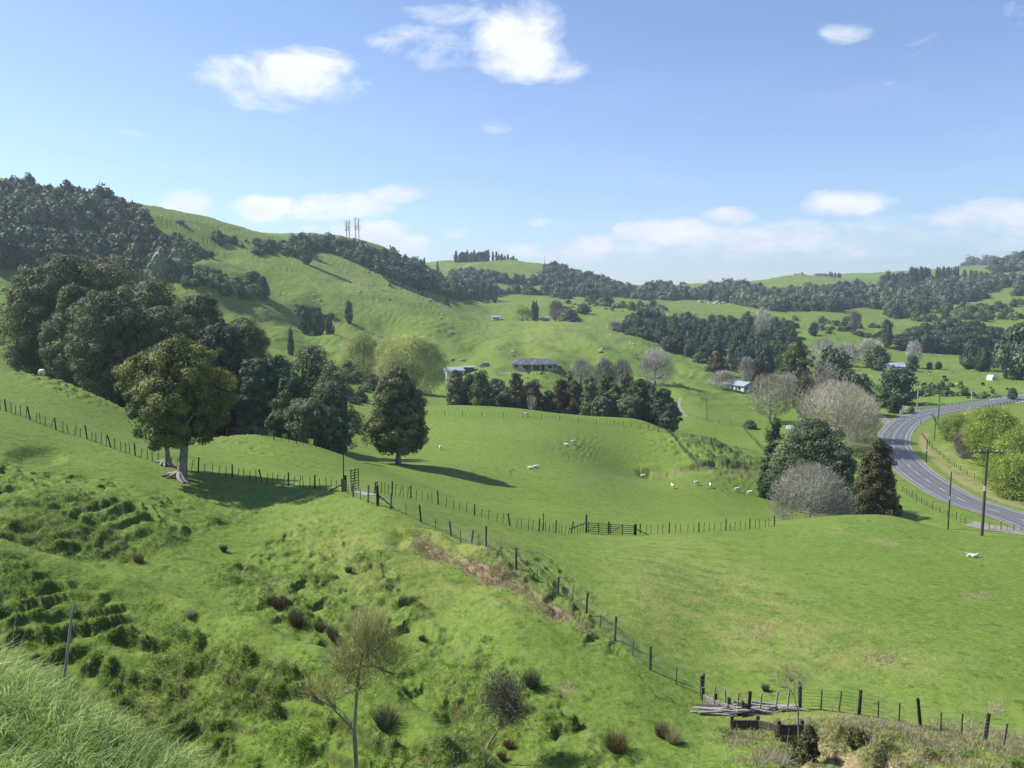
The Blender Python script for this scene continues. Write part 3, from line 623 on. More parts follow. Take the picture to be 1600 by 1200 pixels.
def bare(seed, H, W, shape='round', base=.15, trunk_r=.25, twigs=5000, tw=.05, tl=.9, nl=14, up=.5, fuzz=.3, D=None, sub=5):
    """a leafless tree: limbs, branches and a haze of fine twigs near the crown's skin"""
    rng = np.random.default_rng(seed); D = D or W; base = base * H
    g, tips = limbs(seed, H, W, shape, base, trunk_r, nl, 5, split=.18, D=D)
    g.t = [np.full(len(f), .35) for f in g.f]
    t = Geo(); P = []; Dn = []
    for q, r0 in tips:
        for k in range(sub):
            p0 = q[2 + k % 3]; d = unit(unit(p0 - np.array([0, 0, base * .6])) + rng.normal(size=3) * .55 + np.array([0, 0, up * .6])); L_ = H * rng.uniform(.12, .24)
            h = np.clip((p0[2] + d[2] * L_ - base) / (H - base), 0, 1)
            p1 = p0 + d * L_; rr = np.hypot(p1[0] / (W / 2), p1[1] / (D / 2)); e = env(shape, h)
            if rr > e: p1[:2] *= e / rr
            p1[2] = min(p1[2], H * .97)
            tube(g, [p0, (p0 + p1) / 2 + rng.normal(size=3) * .02 * H, p1], r0 * np.array([.4, .25, .08]), 3, .45)
    n = twigs; h = rng.beta(1.5, 1.15, n); th = rng.uniform(0, 2 * np.pi, n); s = 1 - np.abs(rng.normal(0, fuzz, n)); s = np.clip(s, .12, 1)
    ph = rng.uniform(0, 6.28, 3); k = 1 + .10 * np.sin(3 * th + ph[0] + 4 * h) + .09 * np.sin(5 * th + ph[1] - 7 * h) + .05 * rng.normal(size=n)
    e = env(shape, h) * k * s; P = np.stack([np.cos(th) * e * W / 2, np.sin(th) * e * D / 2, base + h * (H - base) * (.25 * s + .75)], 1)
    cl = (np.sin(P[:, 0] * 7 / W + ph[2]) * np.sin(P[:, 1] * 7 / D) + np.sin(P[:, 2] * 9 / H + ph[0])) * .22
    d = unit(P - np.array([0, 0, base + (H - base) * .12])) + rng.normal(size=(n, 3)) * .62 + np.array([0, 0, up * .8])
    P = P - unit(d) * tl * .7
    slivers(t, P, d, tl * rng.uniform(.6, 1.3, n), tw, .5 + cl + rng.normal(0, .15, n), rng)
    return g, t
def willow(seed, H, W, twigs=6000, shape='dome', tl=1.6, tw=.10, trunk_r=.35, hang=1.0, base=.02, lf=.35):
    rng = np.random.default_rng(seed); b_ = base * H
    g, tips = limbs(seed, H * .9, W * .9, shape, H * .15, trunk_r, 12, 5, split=.12)
    t = Geo(); nb = 46; n = twigs
    bh = rng.beta(1.4, 1.1, nb); bt = np.arange(nb) * 2.4; br = W * rng.uniform(.12, .22, nb)
    e = env(shape, bh) * .80; C = np.stack([np.cos(bt) * e * W / 2, np.sin(bt) * e * W / 2, b_ + bh * (H - b_) * .9], 1)
    i = rng.integers(0, nb, n); d0 = unit(rng.normal(size=(n, 3)) + unit(C[i] - np.array([0, 0, H * .3])) * .8); P = C[i] + d0 * br[i][:, None] * rng.uniform(.5, 1.1, (n, 1)); P[:, 2] = np.maximum(P[:, 2], .1)
    ti = rng.uniform(.25, .75, nb)[i] + rng.normal(0, .15, n)
    slivers(t, P, d0 * .7 + rng.normal(size=(n, 3)) * .3 + np.array([0, 0, .25 - hang]), tl * rng.uniform(.5, 1.3, n), tw, ti, rng)
    m = int(n * lf); leaves(t, P[:m] + rng.normal(size=(m, 3)) * .2, unit(d0[:m] + rng.normal(size=(m, 3)) * .5), tw * 2.6, ti[:m] + .1, rng, .4)
    return g, t
def plant(name, root_loc, label, cat, crown_me, trunk_me, group=None, rz=0.0, scale=(1, 1, 1), pn='crown', tn='trunk'):
    r = empty(name, root_loc, label, cat, group, rz); r.scale = scale
    put(pn, crown_me, r)
    if trunk_me is not None: put(tn, trunk_me, r)
    return r
def hgt(px, Y, toprow, g=None):
    """height that carries a thing standing at a bearing and distance up to a sight row"""
    g = g or spot(px, Y); q, e = qe(px, toprow); return e * Y + CZ - g.z
def wid(w, Y): return w / F * Y
# ---------------------------------------------------------------- single trees, nearest first
def leafy(name, px, Y, top, wpx, label, key, seed, cat='tree', shape='round', bark='bark_grey', base=.2, group=None, tr=None, sink=.15, n=9, lean=(0, 0), D=None, **kw):
    p = spot(px, Y); H = hgt(px, Y, top, p) + sink; W = wid(wpx, Y); p.z -= sink
    kw.setdefault('clumps', 60); kw.setdefault('leafn', 60); kw.setdefault('leaf', .012 * W + Y * .0011)
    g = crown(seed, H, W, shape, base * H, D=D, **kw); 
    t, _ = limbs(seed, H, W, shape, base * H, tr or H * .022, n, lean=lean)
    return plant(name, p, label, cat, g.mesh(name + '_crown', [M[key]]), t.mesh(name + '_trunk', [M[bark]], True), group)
def barren(name, px, Y, top, wpx, label, key, seed, cat='tree', group=None, sink=.15, bark='bark_dark', tn='trunk', **kw):
    p = spot(px, Y); H = hgt(px, Y, top, p) + sink; W = wid(wpx, Y); p.z -= sink
    kw.setdefault('trunk_r', H * .025)
    g, t = bare(seed, H, W, **kw)
    return plant(name, p, label, cat, t.mesh(name + '_twigs', [M[key]]), g.mesh(name + '_limbs', [M[bark]], True), group)

# the pair of totara trunks sharing one wide crown on the left shoulder: two trees
def split_totara():
    for k, (px, row, off, tr, lab) in enumerate([(283, 748, 0.3, .42, 'tall olive tree with thick pale trunk and knotted roots on the near shoulder'),
                                                 (263, 727, -1.0, .26, 'slimmer pale trunk just behind the thick one, crown merging with its neighbour')]):
        p = hit(px, row, 56, 84); Y = p.y; H = hgt(px, Y, 530 if k == 0 else 552, p)
        if k == 0:
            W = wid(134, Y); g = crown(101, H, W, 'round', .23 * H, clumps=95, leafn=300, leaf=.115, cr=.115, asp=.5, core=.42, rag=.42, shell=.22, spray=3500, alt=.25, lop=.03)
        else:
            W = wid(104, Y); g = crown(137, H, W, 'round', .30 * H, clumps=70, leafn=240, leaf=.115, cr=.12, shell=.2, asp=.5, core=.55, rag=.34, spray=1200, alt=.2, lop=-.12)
        t, _ = limbs(101 + k, H, W * .9, 'round', .30 * H, tr, 12, 7, lean=(off, 0), split=.24)
        root = plant('totara_tree', p, lab, 'tree', g.mesh('totara_crown', [M['totara']]), t.mesh('totara_trunk', [M['bark_grey']], True))
        # knotted surface roots
        r = Geo(); rng = np.random.default_rng(9 + k)
        for i in range(9):
            a = rng.uniform(2.2, 5.4); L_ = rng.uniform(.7, 1.5) * (1 if k == 0 else .8)
            pts = []
            for s in np.linspace(0, 1, 5):
                x = math.cos(a + s * .5) * (tr * .6 + L_ * s); y = math.sin(a + s * .5) * (tr * .6 + L_ * s)
                pts.append((x, y, ground(p.x + x, p.y + y) - p.z + (.42 * (1 - s) ** 1.5 + .04)))
            tube(r, pts, np.array([.22, .2, .17, .13, .06]) * rng.uniform(.7, 1.2), 6)
        put('roots', r.mesh('roots', [M['bark_pale']], True), root)
split_totara()

# the dense grove behind them
for (px, Y, top, w, key, seed, sh, bs, lab) in [
    (72, 138, 418, 112, 'kahikatea', 11, 'round', .12, 'leftmost tall dark tree of the grove, its side leaning over the open pasture'),
    (118, 146, 398, 120, 'kahikatea', 12, 'round', .2, 'tallest dark tree at the back left of the grove'),
    (128, 131, 446, 105, 'olive', 13, 'column', .08, 'brownish dense tree at the front left edge of the grove'),
    (182, 126, 455, 118, 'olive', 14, 'round', .17, 'grey green tree with a pale bare trunk at the front of the grove'),
    (178, 150, 412, 130, 'kahikatea', 15, 'round', .2, 'dark broad tree behind the middle of the grove'),
    (240, 145, 440, 120, 'kahikatea', 16, 'round', .2, 'drooping dark tree right of the grove centre'),
    (262, 128, 478, 110, 'olive', 17, 'round', .1, 'shaggy grey tree directly behind the near olive tree'),
    (318, 138, 462, 108, 'kahikatea', 18, 'round', .1, 'brown green tree rising over the right of the near olive tree'),
    (352, 126, 505, 100, 'dark', 19, 'round', .06, 'very dark tree in the shade right of the near olive tree'),
    (385, 138, 497, 96, 'kahikatea', 20, 'round', .05, 'rightmost tree of the grove sloping down to the gully'),
    (405, 122, 560, 66, 'dark', 21, 'round', .05, 'low dark tree at the right foot of the grove'),
    (300, 120, 560, 90, 'dark', 22, 'round', .02, 'shadowed understory tree between trunks of the grove'),
    (215, 134, 540, 80, 'dark', 23, 'round', .02, 'dark understory tree behind the pale grove trunk')]:
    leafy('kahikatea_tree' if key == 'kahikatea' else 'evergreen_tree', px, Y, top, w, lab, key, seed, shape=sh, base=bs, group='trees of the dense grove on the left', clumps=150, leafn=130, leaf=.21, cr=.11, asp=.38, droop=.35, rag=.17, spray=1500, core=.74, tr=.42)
# gully trees right of the grove
for (px, Y, top, w, key, seed, bs, lab) in [
    (440, 128, 555, 66, 'dark', 31, .05, 'dark tree at the left end of the gully trees'),
    (492, 150, 540, 74, 'rose_bush', 32, .1, 'loose dark brown tree standing highest in the gully'),
    (523, 142, 572, 78, 'olive', 33, .03, 'rounded grey green tree on the right of the gully'),
    (462, 118, 590, 62, 'green', 34, .1, 'mid green tree in the middle of the gully'),
    (482, 108, 624, 66, 'pale', 35, .22, 'pale small leaning tree just behind the gully fence'),
    (519, 108, 655, 50, 'dark', 36, .0, 'dark rounded shrub beside the fence end'),
    (440, 112, 640, 40, 'green', 37, .15, 'thin young tree behind the gully fence')]:
    leafy('gully_tree', px, Y, top, w, lab, {'rose_bush': 'kahikatea'}.get(key, key), seed, base=bs, shape='round', bark='bark_dark' if key != 'pale' else 'bark_pale', clumps=70, leafn=110, leaf=.17, cr=.14, rag=.25, core=.6, spray=700)
# lone tree on the fold
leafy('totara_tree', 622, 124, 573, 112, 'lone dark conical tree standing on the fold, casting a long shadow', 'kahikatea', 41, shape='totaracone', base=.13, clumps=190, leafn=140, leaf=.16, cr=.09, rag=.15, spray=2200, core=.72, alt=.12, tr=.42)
# right of the basin
leafy('totara_tree', 1366, 122, 686, 86, 'dense bronze green conical tree beside the near bend of the road', 'bronze', 42, shape='totaracone', base=.0, clumps=160, leafn=120, leaf=.15, cr=.10, rag=.10, core=.8, tr=.3)
barren('bare_tree', 1264, 118, 722, 138, 'wide dome of grey bare twigs rising behind the near hill', 'grey_twig', 43, shape='dome', base=.02, twigs=15000, tw=.035, tl=.8, nl=26, trunk_r=.14, up=.45, fuzz=.30)
leafy('evergreen_tree', 1268, 150, 655, 118, 'broad olive evergreen between the grey dome of twigs and the tan tree', 'olive', 44, shape='dome', base=.0, clumps=130, leafn=110, leaf=.20, cr=.12, rag=.2, spray=500)
leafy('evergreen_tree', 1312, 146, 700, 50, 'dark green shaded tree behind the bronze conical tree', 'dark', 45, shape='round', base=.0, clumps=50, leafn=60, leaf=.25, cr=.16)
leafy('evergreen_tree', 1207, 168, 652, 46, 'dark open tree at the left of the roadside trees', 'green', 46, shape='cone', base=.0, clumps=70, leafn=60, leaf=.25, cr=.17, rag=.25)
leafy('evergreen_tree', 1222, 160, 690, 44, 'light green shrubby tree below the dark open tree', 'olive', 47, shape='round', base=.0, clumps=40, leafn=50, leaf=.25, cr=.18)
leafy('hedge_shrub', 1196, 158, 738, 26, 'low dark green shrub at the edge of the basin', 'green', 48, cat='shrub', shape='dome', base=.0, clumps=20, leafn=50, leaf=.2, cr=.2)
barren('bare_tree', 1305, 205, 592, 128, 'large tan bare tree, widest of the bare trees by the road', 'tan_twig', 51, shape='round', base=.02, twigs=17000, tw=.05, tl=1.3, nl=30, up=.5, fuzz=.33, bark='bark_pale')
barren('bare_tree', 1338, 220, 612, 70, 'tan bare tree merging with the right of the largest one', 'tan_twig', 52, shape='round', base=.02, twigs=6500, tw=.05, tl=1.4, nl=14, up=.4, bark='bark_pale')
barren('bare_tree', 1204, 262, 582, 70, 'tan bare tree standing alone in the paddock with a dark shadow', 'tan_twig', 53, shape='round', base=.1, twigs=5200, tw=.085, tl=1.4, nl=14, up=.1, fuzz=.3, bark='bark_pale')
# big round bare tree and its neighbours left of it
barren('bare_tree', 1024, 335, 541, 62, 'large round grey bare tree above the paddock drive', 'grey_twig', 54, shape='dome', base=.08, twigs=6500, tw=.085, tl=1.6, nl=18, up=.5, fuzz=.4)
for (px, Y, top, w, key, seed, lab) in [(908, 335, 560, 40, 'grey_twig', 55, 'pale bare shrubby tree right of the hip roofed house'), (945, 338, 557, 38, 'rose_twig', 56, 'purplish bare tree left of the round bare tree'),
        (972, 338, 560, 40, 'rose_twig', 57, 'brownish bare tree touching the round bare tree'), (1128, 353, 578, 46, 'grey_twig', 58, 'flat topped bare tree left of the weatherboard house'),
        (1165, 376, 555, 28, 'grey_twig', 59, 'narrow pale bare tree behind the weatherboard house'), (1290, 300, 565, 86, 'grey_twig', 60, 'wide grey bare tree behind the largest tan tree'),
        (1228, 300, 580, 50, 'grey_twig', 61, 'small grey bare tree behind the paddock tree'), (1285, 440, 527, 60, 'grey_twig', 62, 'wide pale bare tree on the flat beyond the farm'), (1322, 455, 535, 44, 'grey_twig', 63, 'pale bare tree right of the wide one on the flat'),
        (1358, 480, 528, 46, 'grey_twig', 64, 'bare tree behind the dark rounded trees on the flat'), (1427, 455, 530, 24, 'grey_twig', 65, 'upright pale bare poplar in the middle of the flat'),
        (1335, 640, 484, 20, 'rose_twig', 66, 'small brown bare tree on the far terrace'), (1190, 560, 478, 26, 'grey_twig', 67, 'grey bare tree in front of the far pines'), (1075, 660, 487, 38, 'grey_twig', 68, 'pale bare tree at the top of the pine belt'),
        (1025, 680, 478, 30, 'grey_twig', 69, 'grey bare tree behind the pine belt'), (868, 640, 468, 24, 'rose_twig', 70, 'dark bare tree by the teal cottage'), (960, 560, 500, 22, 'grey_twig', 71, 'white grey bare shrub at the head of the pine belt'),
        (1285, 250, 590, 60, 'rose_twig', 72, 'dark pinkish bare tree between the paddock tree and the tan tree'), (735, 790, 455, 10, 'rose_twig', 73, 'small bare tree right of the far shelter belt'), (1550, 470, 548, 44, 'rose_twig', 74, 'brown bare tree at the far right edge')]:
    barren('bare_tree', px, Y, top, w, lab, key, seed, shape='dome' if w > 30 else 'round', base=.08, twigs=2600 if w > 30 else 1400, tw=.00035 * Y, tl=.0042 * Y, nl=10, up=.5, fuzz=.35)
leafy('ivy_clad_tree', 1242, 330, 535, 44, 'rounded tree with yellow green crown behind the paddock tree', 'totara', 75, shape='round', base=.0, clumps=60, leafn=45, leaf=.42, cr=.16)
# willows
def willow_tree(px, Y, top, w, lab, key, seed, **kw):
    p = spot(px, Y); p.z -= .2; H = hgt(px, Y, top, p); W = wid(w, Y)
    g, t = willow(seed, H, W, **kw)
    return plant('willow_tree', p, lab, 'tree', t.mesh('willow_crown', [M[key]]), g.mesh('willow_trunk', [M['bark_dark']], True), 'willows')
willow_tree(645, 285, 527, 98, 'large rounded pale willow, in front of the hillside, left of the white shed', 'dull_willow', 81, twigs=15000, tl=2.2, tw=.12, hang=.9)
willow_tree(568, 300, 524, 70, 'smaller pale willow behind the left of the large one', 'dull_willow', 82, twigs=8000, tl=2.2, tw=.12, hang=.9)
willow_tree(612, 292, 530, 60, 'pale willow joining the two rounded willows', 'dull_willow', 83, twigs=6000, tl=2.0, tw=.12, hang=.9)
willow_tree(816, 600, 478, 28, 'lone round yellow green willow on the far terrace', 'dull_willow', 84, twigs=1800, tl=2.4, tw=.24, hang=.3)
willow_tree(1548, 190, 640, 76, 'tall lime green willow left of its group in the road meadow', 'willow', 85, twigs=9000, tl=1.3, tw=.10, hang=.1, lf=.8)
willow_tree(1594, 165, 668, 84, 'lime green willow nearest the right edge', 'willow', 86, twigs=9000, tl=1.2, tw=.10, hang=.1, lf=.8)
willow_tree(1586, 158, 712, 60, 'low bright willow in front at the right edge', 'willow', 87, twigs=5000, tl=1.0, tw=.09, hang=.1, lf=.8)
willow_tree(1494, 222, 652, 44, 'small lime green willow furthest left in the road meadow', 'willow', 88, twigs=3500, tl=1.2, tw=.10, hang=.2, lf=.8)
willow_tree(1527, 240, 648, 50, 'lime green willow at the back of the meadow group', 'willow', 89, twigs=4000, tl=1.3, tw=.11, hang=.1, lf=.8)
barren('bare_tree', 1507, 196, 668, 34, 'brown grey bare thicket between the lime green willows', 'rose_twig', 90, shape='round', base=.0, twigs=3500, tw=.06, tl=1.0, nl=10)
# row of native trees behind the middle field
rowt = [(712,236,578,36,'olive','cone'),(733,240,585,30,'dark','dome'),(752,232,579,40,'green','cone'),(775,240,592,30,'olive','round'),(792,236,605,30,'dark','round'),(807,232,584,32,'bronze','cone'),
        (832,236,595,38,'bronze','cone'),(857,238,611,24,'green','cone'),(876,242,592,32,'bronze','cone'),(898,240,594,32,'bronze','cone'),(922,236,588,36,'olive','cone'),(946,240,585,34,'green','cone'),
        (960,236,600,30,'olive','cone'),(978,236,583,34,'bronze','cone'),(1000,232,592,36,'green','round'),(1018,230,600,30,'olive','cone'),(1035,226,607,34,'dark','dome'),(1046,224,630,30,'dark','round'),(905,248,600,26,'dark','cone'),(985,228,618,34,'olive','round'),(940,228,622,30,'dark','round')]
NATIVE_LABELS = ['leftmost broad olive tree of the native row behind the middle field', 'small blackish tree squeezed between the two broad ones at the left of the native row', 'broad green tree of the native row, third from the left, below the parked van', 'fourth tree of the native row, dull olive and round', 'low blackish tree left of the peaked bronze tree in the native row', 'peaked bronze tree of the native row just left below the hip roofed house', 'bronze tree of the native row with a small white dead tree at its foot', 'shortest green tree of the native row, right of the white dead tree', 'bronze tree of the native row left of the pale silver tree', 'bronze tree of the native row just right of the pale silver tree', 'olive tree of the native row under the low dark shed, left one', 'green peaked tree of the native row under the low dark shed', 'narrow olive tree of the native row right of the green peaked one', 'tallest peaked bronze tree of the native row, left of the round bare tree', 'green rounded tree of the native row below the round bare tree', 'olive tree of the native row right of the green rounded one', 'darkest broad tree near the right end of the native row', 'last low dark tree at the right end of the native row', 'dark tree tucked behind the pale silver tree in the native row', 'low olive tree in front of the right part of the native row', 'low blackish tree in front of the middle of the native row']
for i, (px, Y, top, w, key, sh) in enumerate(rowt):
    lab = NATIVE_LABELS[i]
    leafy('native_tree', px, Y, top, w * 1.12, lab, key, 200 + i, shape={'cone': 'totaracone'}.get(sh, sh), base=.0, group='row of native trees behind the middle field', clumps=60, leafn=64, leaf=.26, cr=.16, rag=.12, core=.75, tr=.25, n=4)
leafy('pale_tree', 889, 250, 580, 22, 'pale silver tree peeping behind the native row', 'pale', 231, shape='cone', base=0, clumps=40, leafn=40, leaf=.3, cr=.18)
barren('dead_tree', 831, 224, 616, 18, 'small white dead tree at the front of the native row', 'grey_twig', 232, shape='round', base=.1, twigs=300, tw=.06, tl=.8, nl=10, bark='bark_pale')

# shared crowns for the many far trees
PROTO = {}
def proto(kind):
    if kind in PROTO: return PROTO[kind]
    key, sh, seed = kind
    g = crown(500 + seed + hash_(key) % 50, 1.0, 1.0, sh, .03, clumps=34, leafn=40, leaf=.042, cr=.16, rag=.2, core=.72)
    t, _ = limbs(500 + seed, 1.0, 1.0, sh, .1, .03, 3, 4)
    PROTO[kind] = (g.mesh('far_%s_crown' % key, [M[key]]), t.mesh('far_trunk', [M['bark_dark']]))
    return PROTO[kind]
def hash_(s): return sum(ord(c) * (i + 3) for i, c in enumerate(s))
def far(name, px, Y, top, w, key, sh, lab, group=None, seed=0, cat='tree', z=None):
    p = spot(px, Y); H = hgt(px, Y, top, p) + .4; p.z -= .4; W = wid(w, Y)
    if H < .6: print('far tree under ground', name, px, Y, H); return
    c, t = proto((key, sh, seed)); r = plant(name, p, lab, cat, c, t, group, rz=(px * 1.7 + Y) % 6.28, scale=(W, W, H)); return r
rg = random.Random(5)
# dark rounded trees near the road and flat
for (px, Y, top, w, key, sh, lab) in [
    (1326, 268, 580, 50, 'dark', 'round', 'dark rounded tree behind the largest tan tree'), (1300, 330, 547, 62, 'dark', 'dome', 'big dark dome tree behind the farm trees'), (1400, 300, 574, 66, 'dark', 'dome', 'very dark wide domed tree beside the far side drive'),
    (1345, 290, 585, 36, 'dark', 'round', 'small dark round tree between the two dark domes'), (1370, 430, 540, 36, 'olive', 'round', 'dark green tree left of the cottages'), (1425, 440, 556, 20, 'dark', 'dome', 'low dark tree by the far white cottages'),
    (1516, 455, 532, 34, 'dark', 'column', 'blocky dark tree on the flat, left of the pair'), (1535, 440, 543, 24, 'green', 'round', 'small dark tree on the flat, right of the pair'), (1590, 400, 505, 60, 'dark', 'round', 'large dark tree at the right edge of the picture'),
    (1397, 272, 616, 22, 'green', 'round', 'small green tree at the mouth of the farm drive'), (1466, 455, 565, 10, 'dark', 'round', 'small round bush on the flat'), (1452, 452, 566, 9, 'dark', 'round', 'tiny round bush left of another on the flat'), (1582, 305, 606, 14, 'dark', 'dome', 'small dark bush above the road bridge'),
    (1172, 250, 657, 19, 'dark', 'round', 'small grey green tree at the paddock corner'), (1160, 440, 540, 40, 'pine', 'cone', 'tall dark conifer behind the weatherboard house'), (1120, 400, 548, 34, 'bronze', 'cone', 'bronze conifer left behind the weatherboard house'), (1140, 420, 545, 28, 'olive', 'cone', 'olive conifer behind the weatherboard house'),
    (1182, 380, 560, 30, 'bronze', 'round', 'bronze green tree right of the weatherboard house'), (1195, 400, 545, 34, 'pine', 'cone', 'dark conifer behind right of the weatherboard house'), (1222, 420, 540, 30, 'green', 'cone', 'green conifer left of the yellow green tree'), (1192, 345, 584, 30, 'bronze', 'dome', 'bronze tree touching the weatherboard house'),
    (1258, 280, 590, 36, 'bronze', 'dome', 'reddish green shrubby tree in the shade of the tan tree'), (947, 640, 400, 0.1, 'dark', 'round', 'x')]:
    if lab != 'x': far('evergreen_tree', px, Y, top, w, key, sh, lab, seed=rg.randint(0, 2))
# lone trees on the hillside
for (px, Y, top, w, key, sh, lab) in [(455, 285, 512, 12, 'dark', 'totaracone', 'lone small dark tree low on the left hillside'), (282, 500, 344, 13, 'dark', 'round', 'lone tree high on the left hillside below the skyline'), (396, 400, 424, 30, 'dark', 'dome', 'dark clump tree on the open hillside'), (412, 392, 432, 20, 'dark', 'dome', 'right part of the dark hillside clump'), (383, 405, 432, 22, 'bush', 'dome', 'left part of the dark hillside clump'),
    (698, 600, 463, 14, 'dark', 'cone', 'dark pointed tree alone on the middle hill terrace'), (663, 760, 403, 8, 'dark', 'cone', 'upright tree in the saddle of the skyline'), (684, 1000, 409, 5, 'dark', 'column', 'tiny tree right in the saddle of the skyline'), (545, 420, 470, 12, 'dark', 'dome', 'small shrub on the bright slope'), (207, 500, 312, 4, 'dark', 'column', 'thin spike tree where forest meets the grassy skyline'),
    (470, 560, 364, 22, 'dark', 'cone', 'dark peaked tree on the skyline scrub'), (150, 470, 296, 9, 'dark', 'round', 'skyline tree above the forested face'), (480, 530, 372, 24, 'dark', 'round', 'rounded tree beside the peaked skyline tree'), (1385, 560, 500, 18, 'dark', 'round', 'dark tree on the far meadow edge'), (1270, 600, 504, 14, 'dark', 'dome', 'small dark tree on the far green terrace'),
    (947, 750, 462, 22, 'bronze', 'dome', 'brown scrubby tree on the pale knoll'), (912, 690, 474, 22, 'dark', 'dome', 'dark clipped tree below the pale knoll'), (833, 640, 470, 9, 'dark', 'column', 'dark cypress near the teal cottage'), (838, 640, 470, 8, 'dark', 'column', 'second dark cypress near the teal cottage'), (890, 610, 483, 34, 'dark', 'dome', 'dark shrub mass right of the teal cottage'),
    (498, 365, 487, 20, 'dark', 'dome', 'dark shrub on the lower hillside'), (478, 362, 485, 22, 'dark', 'dome', 'dark shrub left on the lower hillside'), (515, 372, 494, 14, 'bronze', 'dome', 'reddish shrub on the lower hillside'), (10, 400, 400, 26, 'olive', 'round', 'grey tree at the left edge below the forest'), (745, 500, 445, 0.1, 'dark', 'round', 'x')]:
    if lab != 'x': far('hillside_tree', px, Y, top, w, key, sh, lab, seed=rg.randint(0, 2))
# pine belt in the middle distance
def between(poly, px): return float(np.interp(px, [p[0] for p in poly], [p[1] for p in poly]))
def belt_label(px, Y, lo, hi, key, w):
    row = {640: 'rearmost', 580: 'second', 525: 'middle', 485: 'fourth', 455: 'front'}[Y]; t = (px - lo) / (hi - lo)
    part = ['at the left end', 'left of centre', 'at the centre', 'right of centre', 'at the right end'][min(4, max(0, int(t * 5)))]
    return '%s %s pine %s in the %s row of the valley belt' % ('broad' if w > 24 else 'slim', {'pine': 'blue green', 'dark': 'blackish', 'green': 'mid green', 'bush': 'dull green'}[key], part, row)
topline = [(950, 505), (985, 492), (1010, 483), (1050, 492), (1110, 494), (1160, 492), (1200, 497), (1240, 500), (1258, 520)]
k = 0
for Y, lo, hi, step, drop in [(640, 985, 1240, 9, 0), (580, 960, 1250, 9, 10), (525, 985, 1255, 10, 19), (485, 1040, 1250, 12, 30), (455, 1095, 1245, 13, 42)]:
    x = lo
    while x < hi:
        px = x + rg.uniform(-3, 3); key = rg.choice(['pine', 'pine', 'dark', 'green', 'bush']); w = rg.uniform(18, 30)
        far('pine_tree', px, Y * rg.uniform(.98, 1.02), between(topline, px) + drop + rg.uniform(-5, 7), w, key, rg.choice(['cone', 'round', 'column']), belt_label(px, Y, lo, hi, key, w), 'pines of the valley belt', rg.randint(0, 2)); x += step; k += 1
# right hand copse on the flat
for Y, lo, hi, step, drop in [(640, 1400, 1560, 11, 0), (600, 1385, 1560, 12, 9), (560, 1395, 1560, 12, 20)]:
    tl = [(1385, 530), (1400, 522), (1430, 508), (1470, 504), (1500, 500), (1530, 503), (1556, 512)]; x = lo
    while x < hi:
        px = x + rg.uniform(-3, 3); far('copse_tree', px, Y, between(tl, px) + drop + rg.uniform(-3, 4), rg.uniform(20, 30), rg.choice(['dark', 'bush', 'dark']), rg.choice(['round', 'dome']), 'dark rounded tree %s in the %s row of the far copse' % (['at the left end', 'left of centre', 'right of centre', 'at the right end'][min(3, max(0, int((px - lo) / (hi - lo) * 4)))], {640: 'rear', 600: 'middle', 560: 'front'}[Y]), 'copse on the far flat', rg.randint(0, 2)); x += step
# hilltop pines of the central hill, shelter belt, skyline rows on the right
def rowof_trees(name, x0, x1, n, Y, top0, top1, w, keys, sh, lab, grp, jit=3):
    for i in range(n):
        t = (i + .5) / n; px = x0 + (x1 - x0) * t + rg.uniform(-.3, .3) * (x1 - x0) / n
        far(name, px, Y * rg.uniform(.985, 1.015), top0 + (top1 - top0) * t + rg.uniform(-jit, jit), w * rg.uniform(.8, 1.2), rg.choice(keys), rg.choice(sh), lab + (', ' + (['leftmost', 'second from the left', 'third from the left', 'left of centre', 'just left of its middle', 'at its middle', 'just right of its middle', 'right of centre', 'third from the right', 'second from the right', 'rightmost'][min(10, int(round(i * 10 / (n - 1))))]) if n <= 12 else ''), grp, rg.randint(0, 2))
rowof_trees('pine_tree', 711, 765, 12, 1180, 394, 392, 8, ['dark', 'pine'], ['round', 'column'], 'dark pine of the close clump on the central hilltop', 'clump on the central hilltop')
rowof_trees('pine_tree', 768, 810, 9, 1195, 393, 403, 5, ['dark', 'pine'], ['column', 'cone'], 'small pine right of the hilltop clump', 'thin line on the central hilltop', 2)
rowof_trees('shelter_tree', 712, 775, 12, 790, 440, 446, 9, ['pine', 'dark'], ['column', 'round'], 'tall shelter tree below the central hill', 'shelter belt below the central hill', 4)
rowof_trees('pine_tree', 1022, 1110, 16, 1560, 440, 446, 8, ['pine', 'bush'], ['round', 'cone', 'column'], 'pine on the low skyline in the gap between the hills', 'pines in the skyline gap', 4)
rowof_trees('pine_tree', 1240, 1262, 6, 1470, 426, 428, 4, ['dark'], ['column', 'cone'], 'tiny dark tree on the right skyline knoll', 'trees on the right skyline knoll', 2)
rowof_trees('pine_tree', 1294, 1315, 5, 1480, 425, 428, 4, ['dark'], ['round'], 'tiny dark round tree near the skyline house', 'trees near the skyline house', 1)
rowof_trees('pine_tree', 1422, 1452, 7, 1180, 418, 419, 9, ['dark', 'pine'], ['round', 'column'], 'dark tree in the tight stand on the right ridge', 'tight stand on the right ridge', 2)
rowof_trees('pine_tree', 1462, 1498, 10, 1200, 418, 418, 6, ['dark', 'pine'], ['column'], 'dark tree in the clipped row on the right ridge', 'clipped row on the right ridge', 1.5)
rowof_trees('pine_tree', 1503, 1560, 7, 1250, 422, 428, 8, ['dark', 'bush'], ['round', 'dome'], 'scattered dark tree right of the clipped row', 'scattered trees on the right ridge', 2)
rowof_trees('pine_tree', 1374, 1420, 6, 1200, 428, 426, 12, ['dark', 'bush'], ['round', 'dome'], 'tree left of the tight ridge stand', 'trees left of the tight stand', 3)
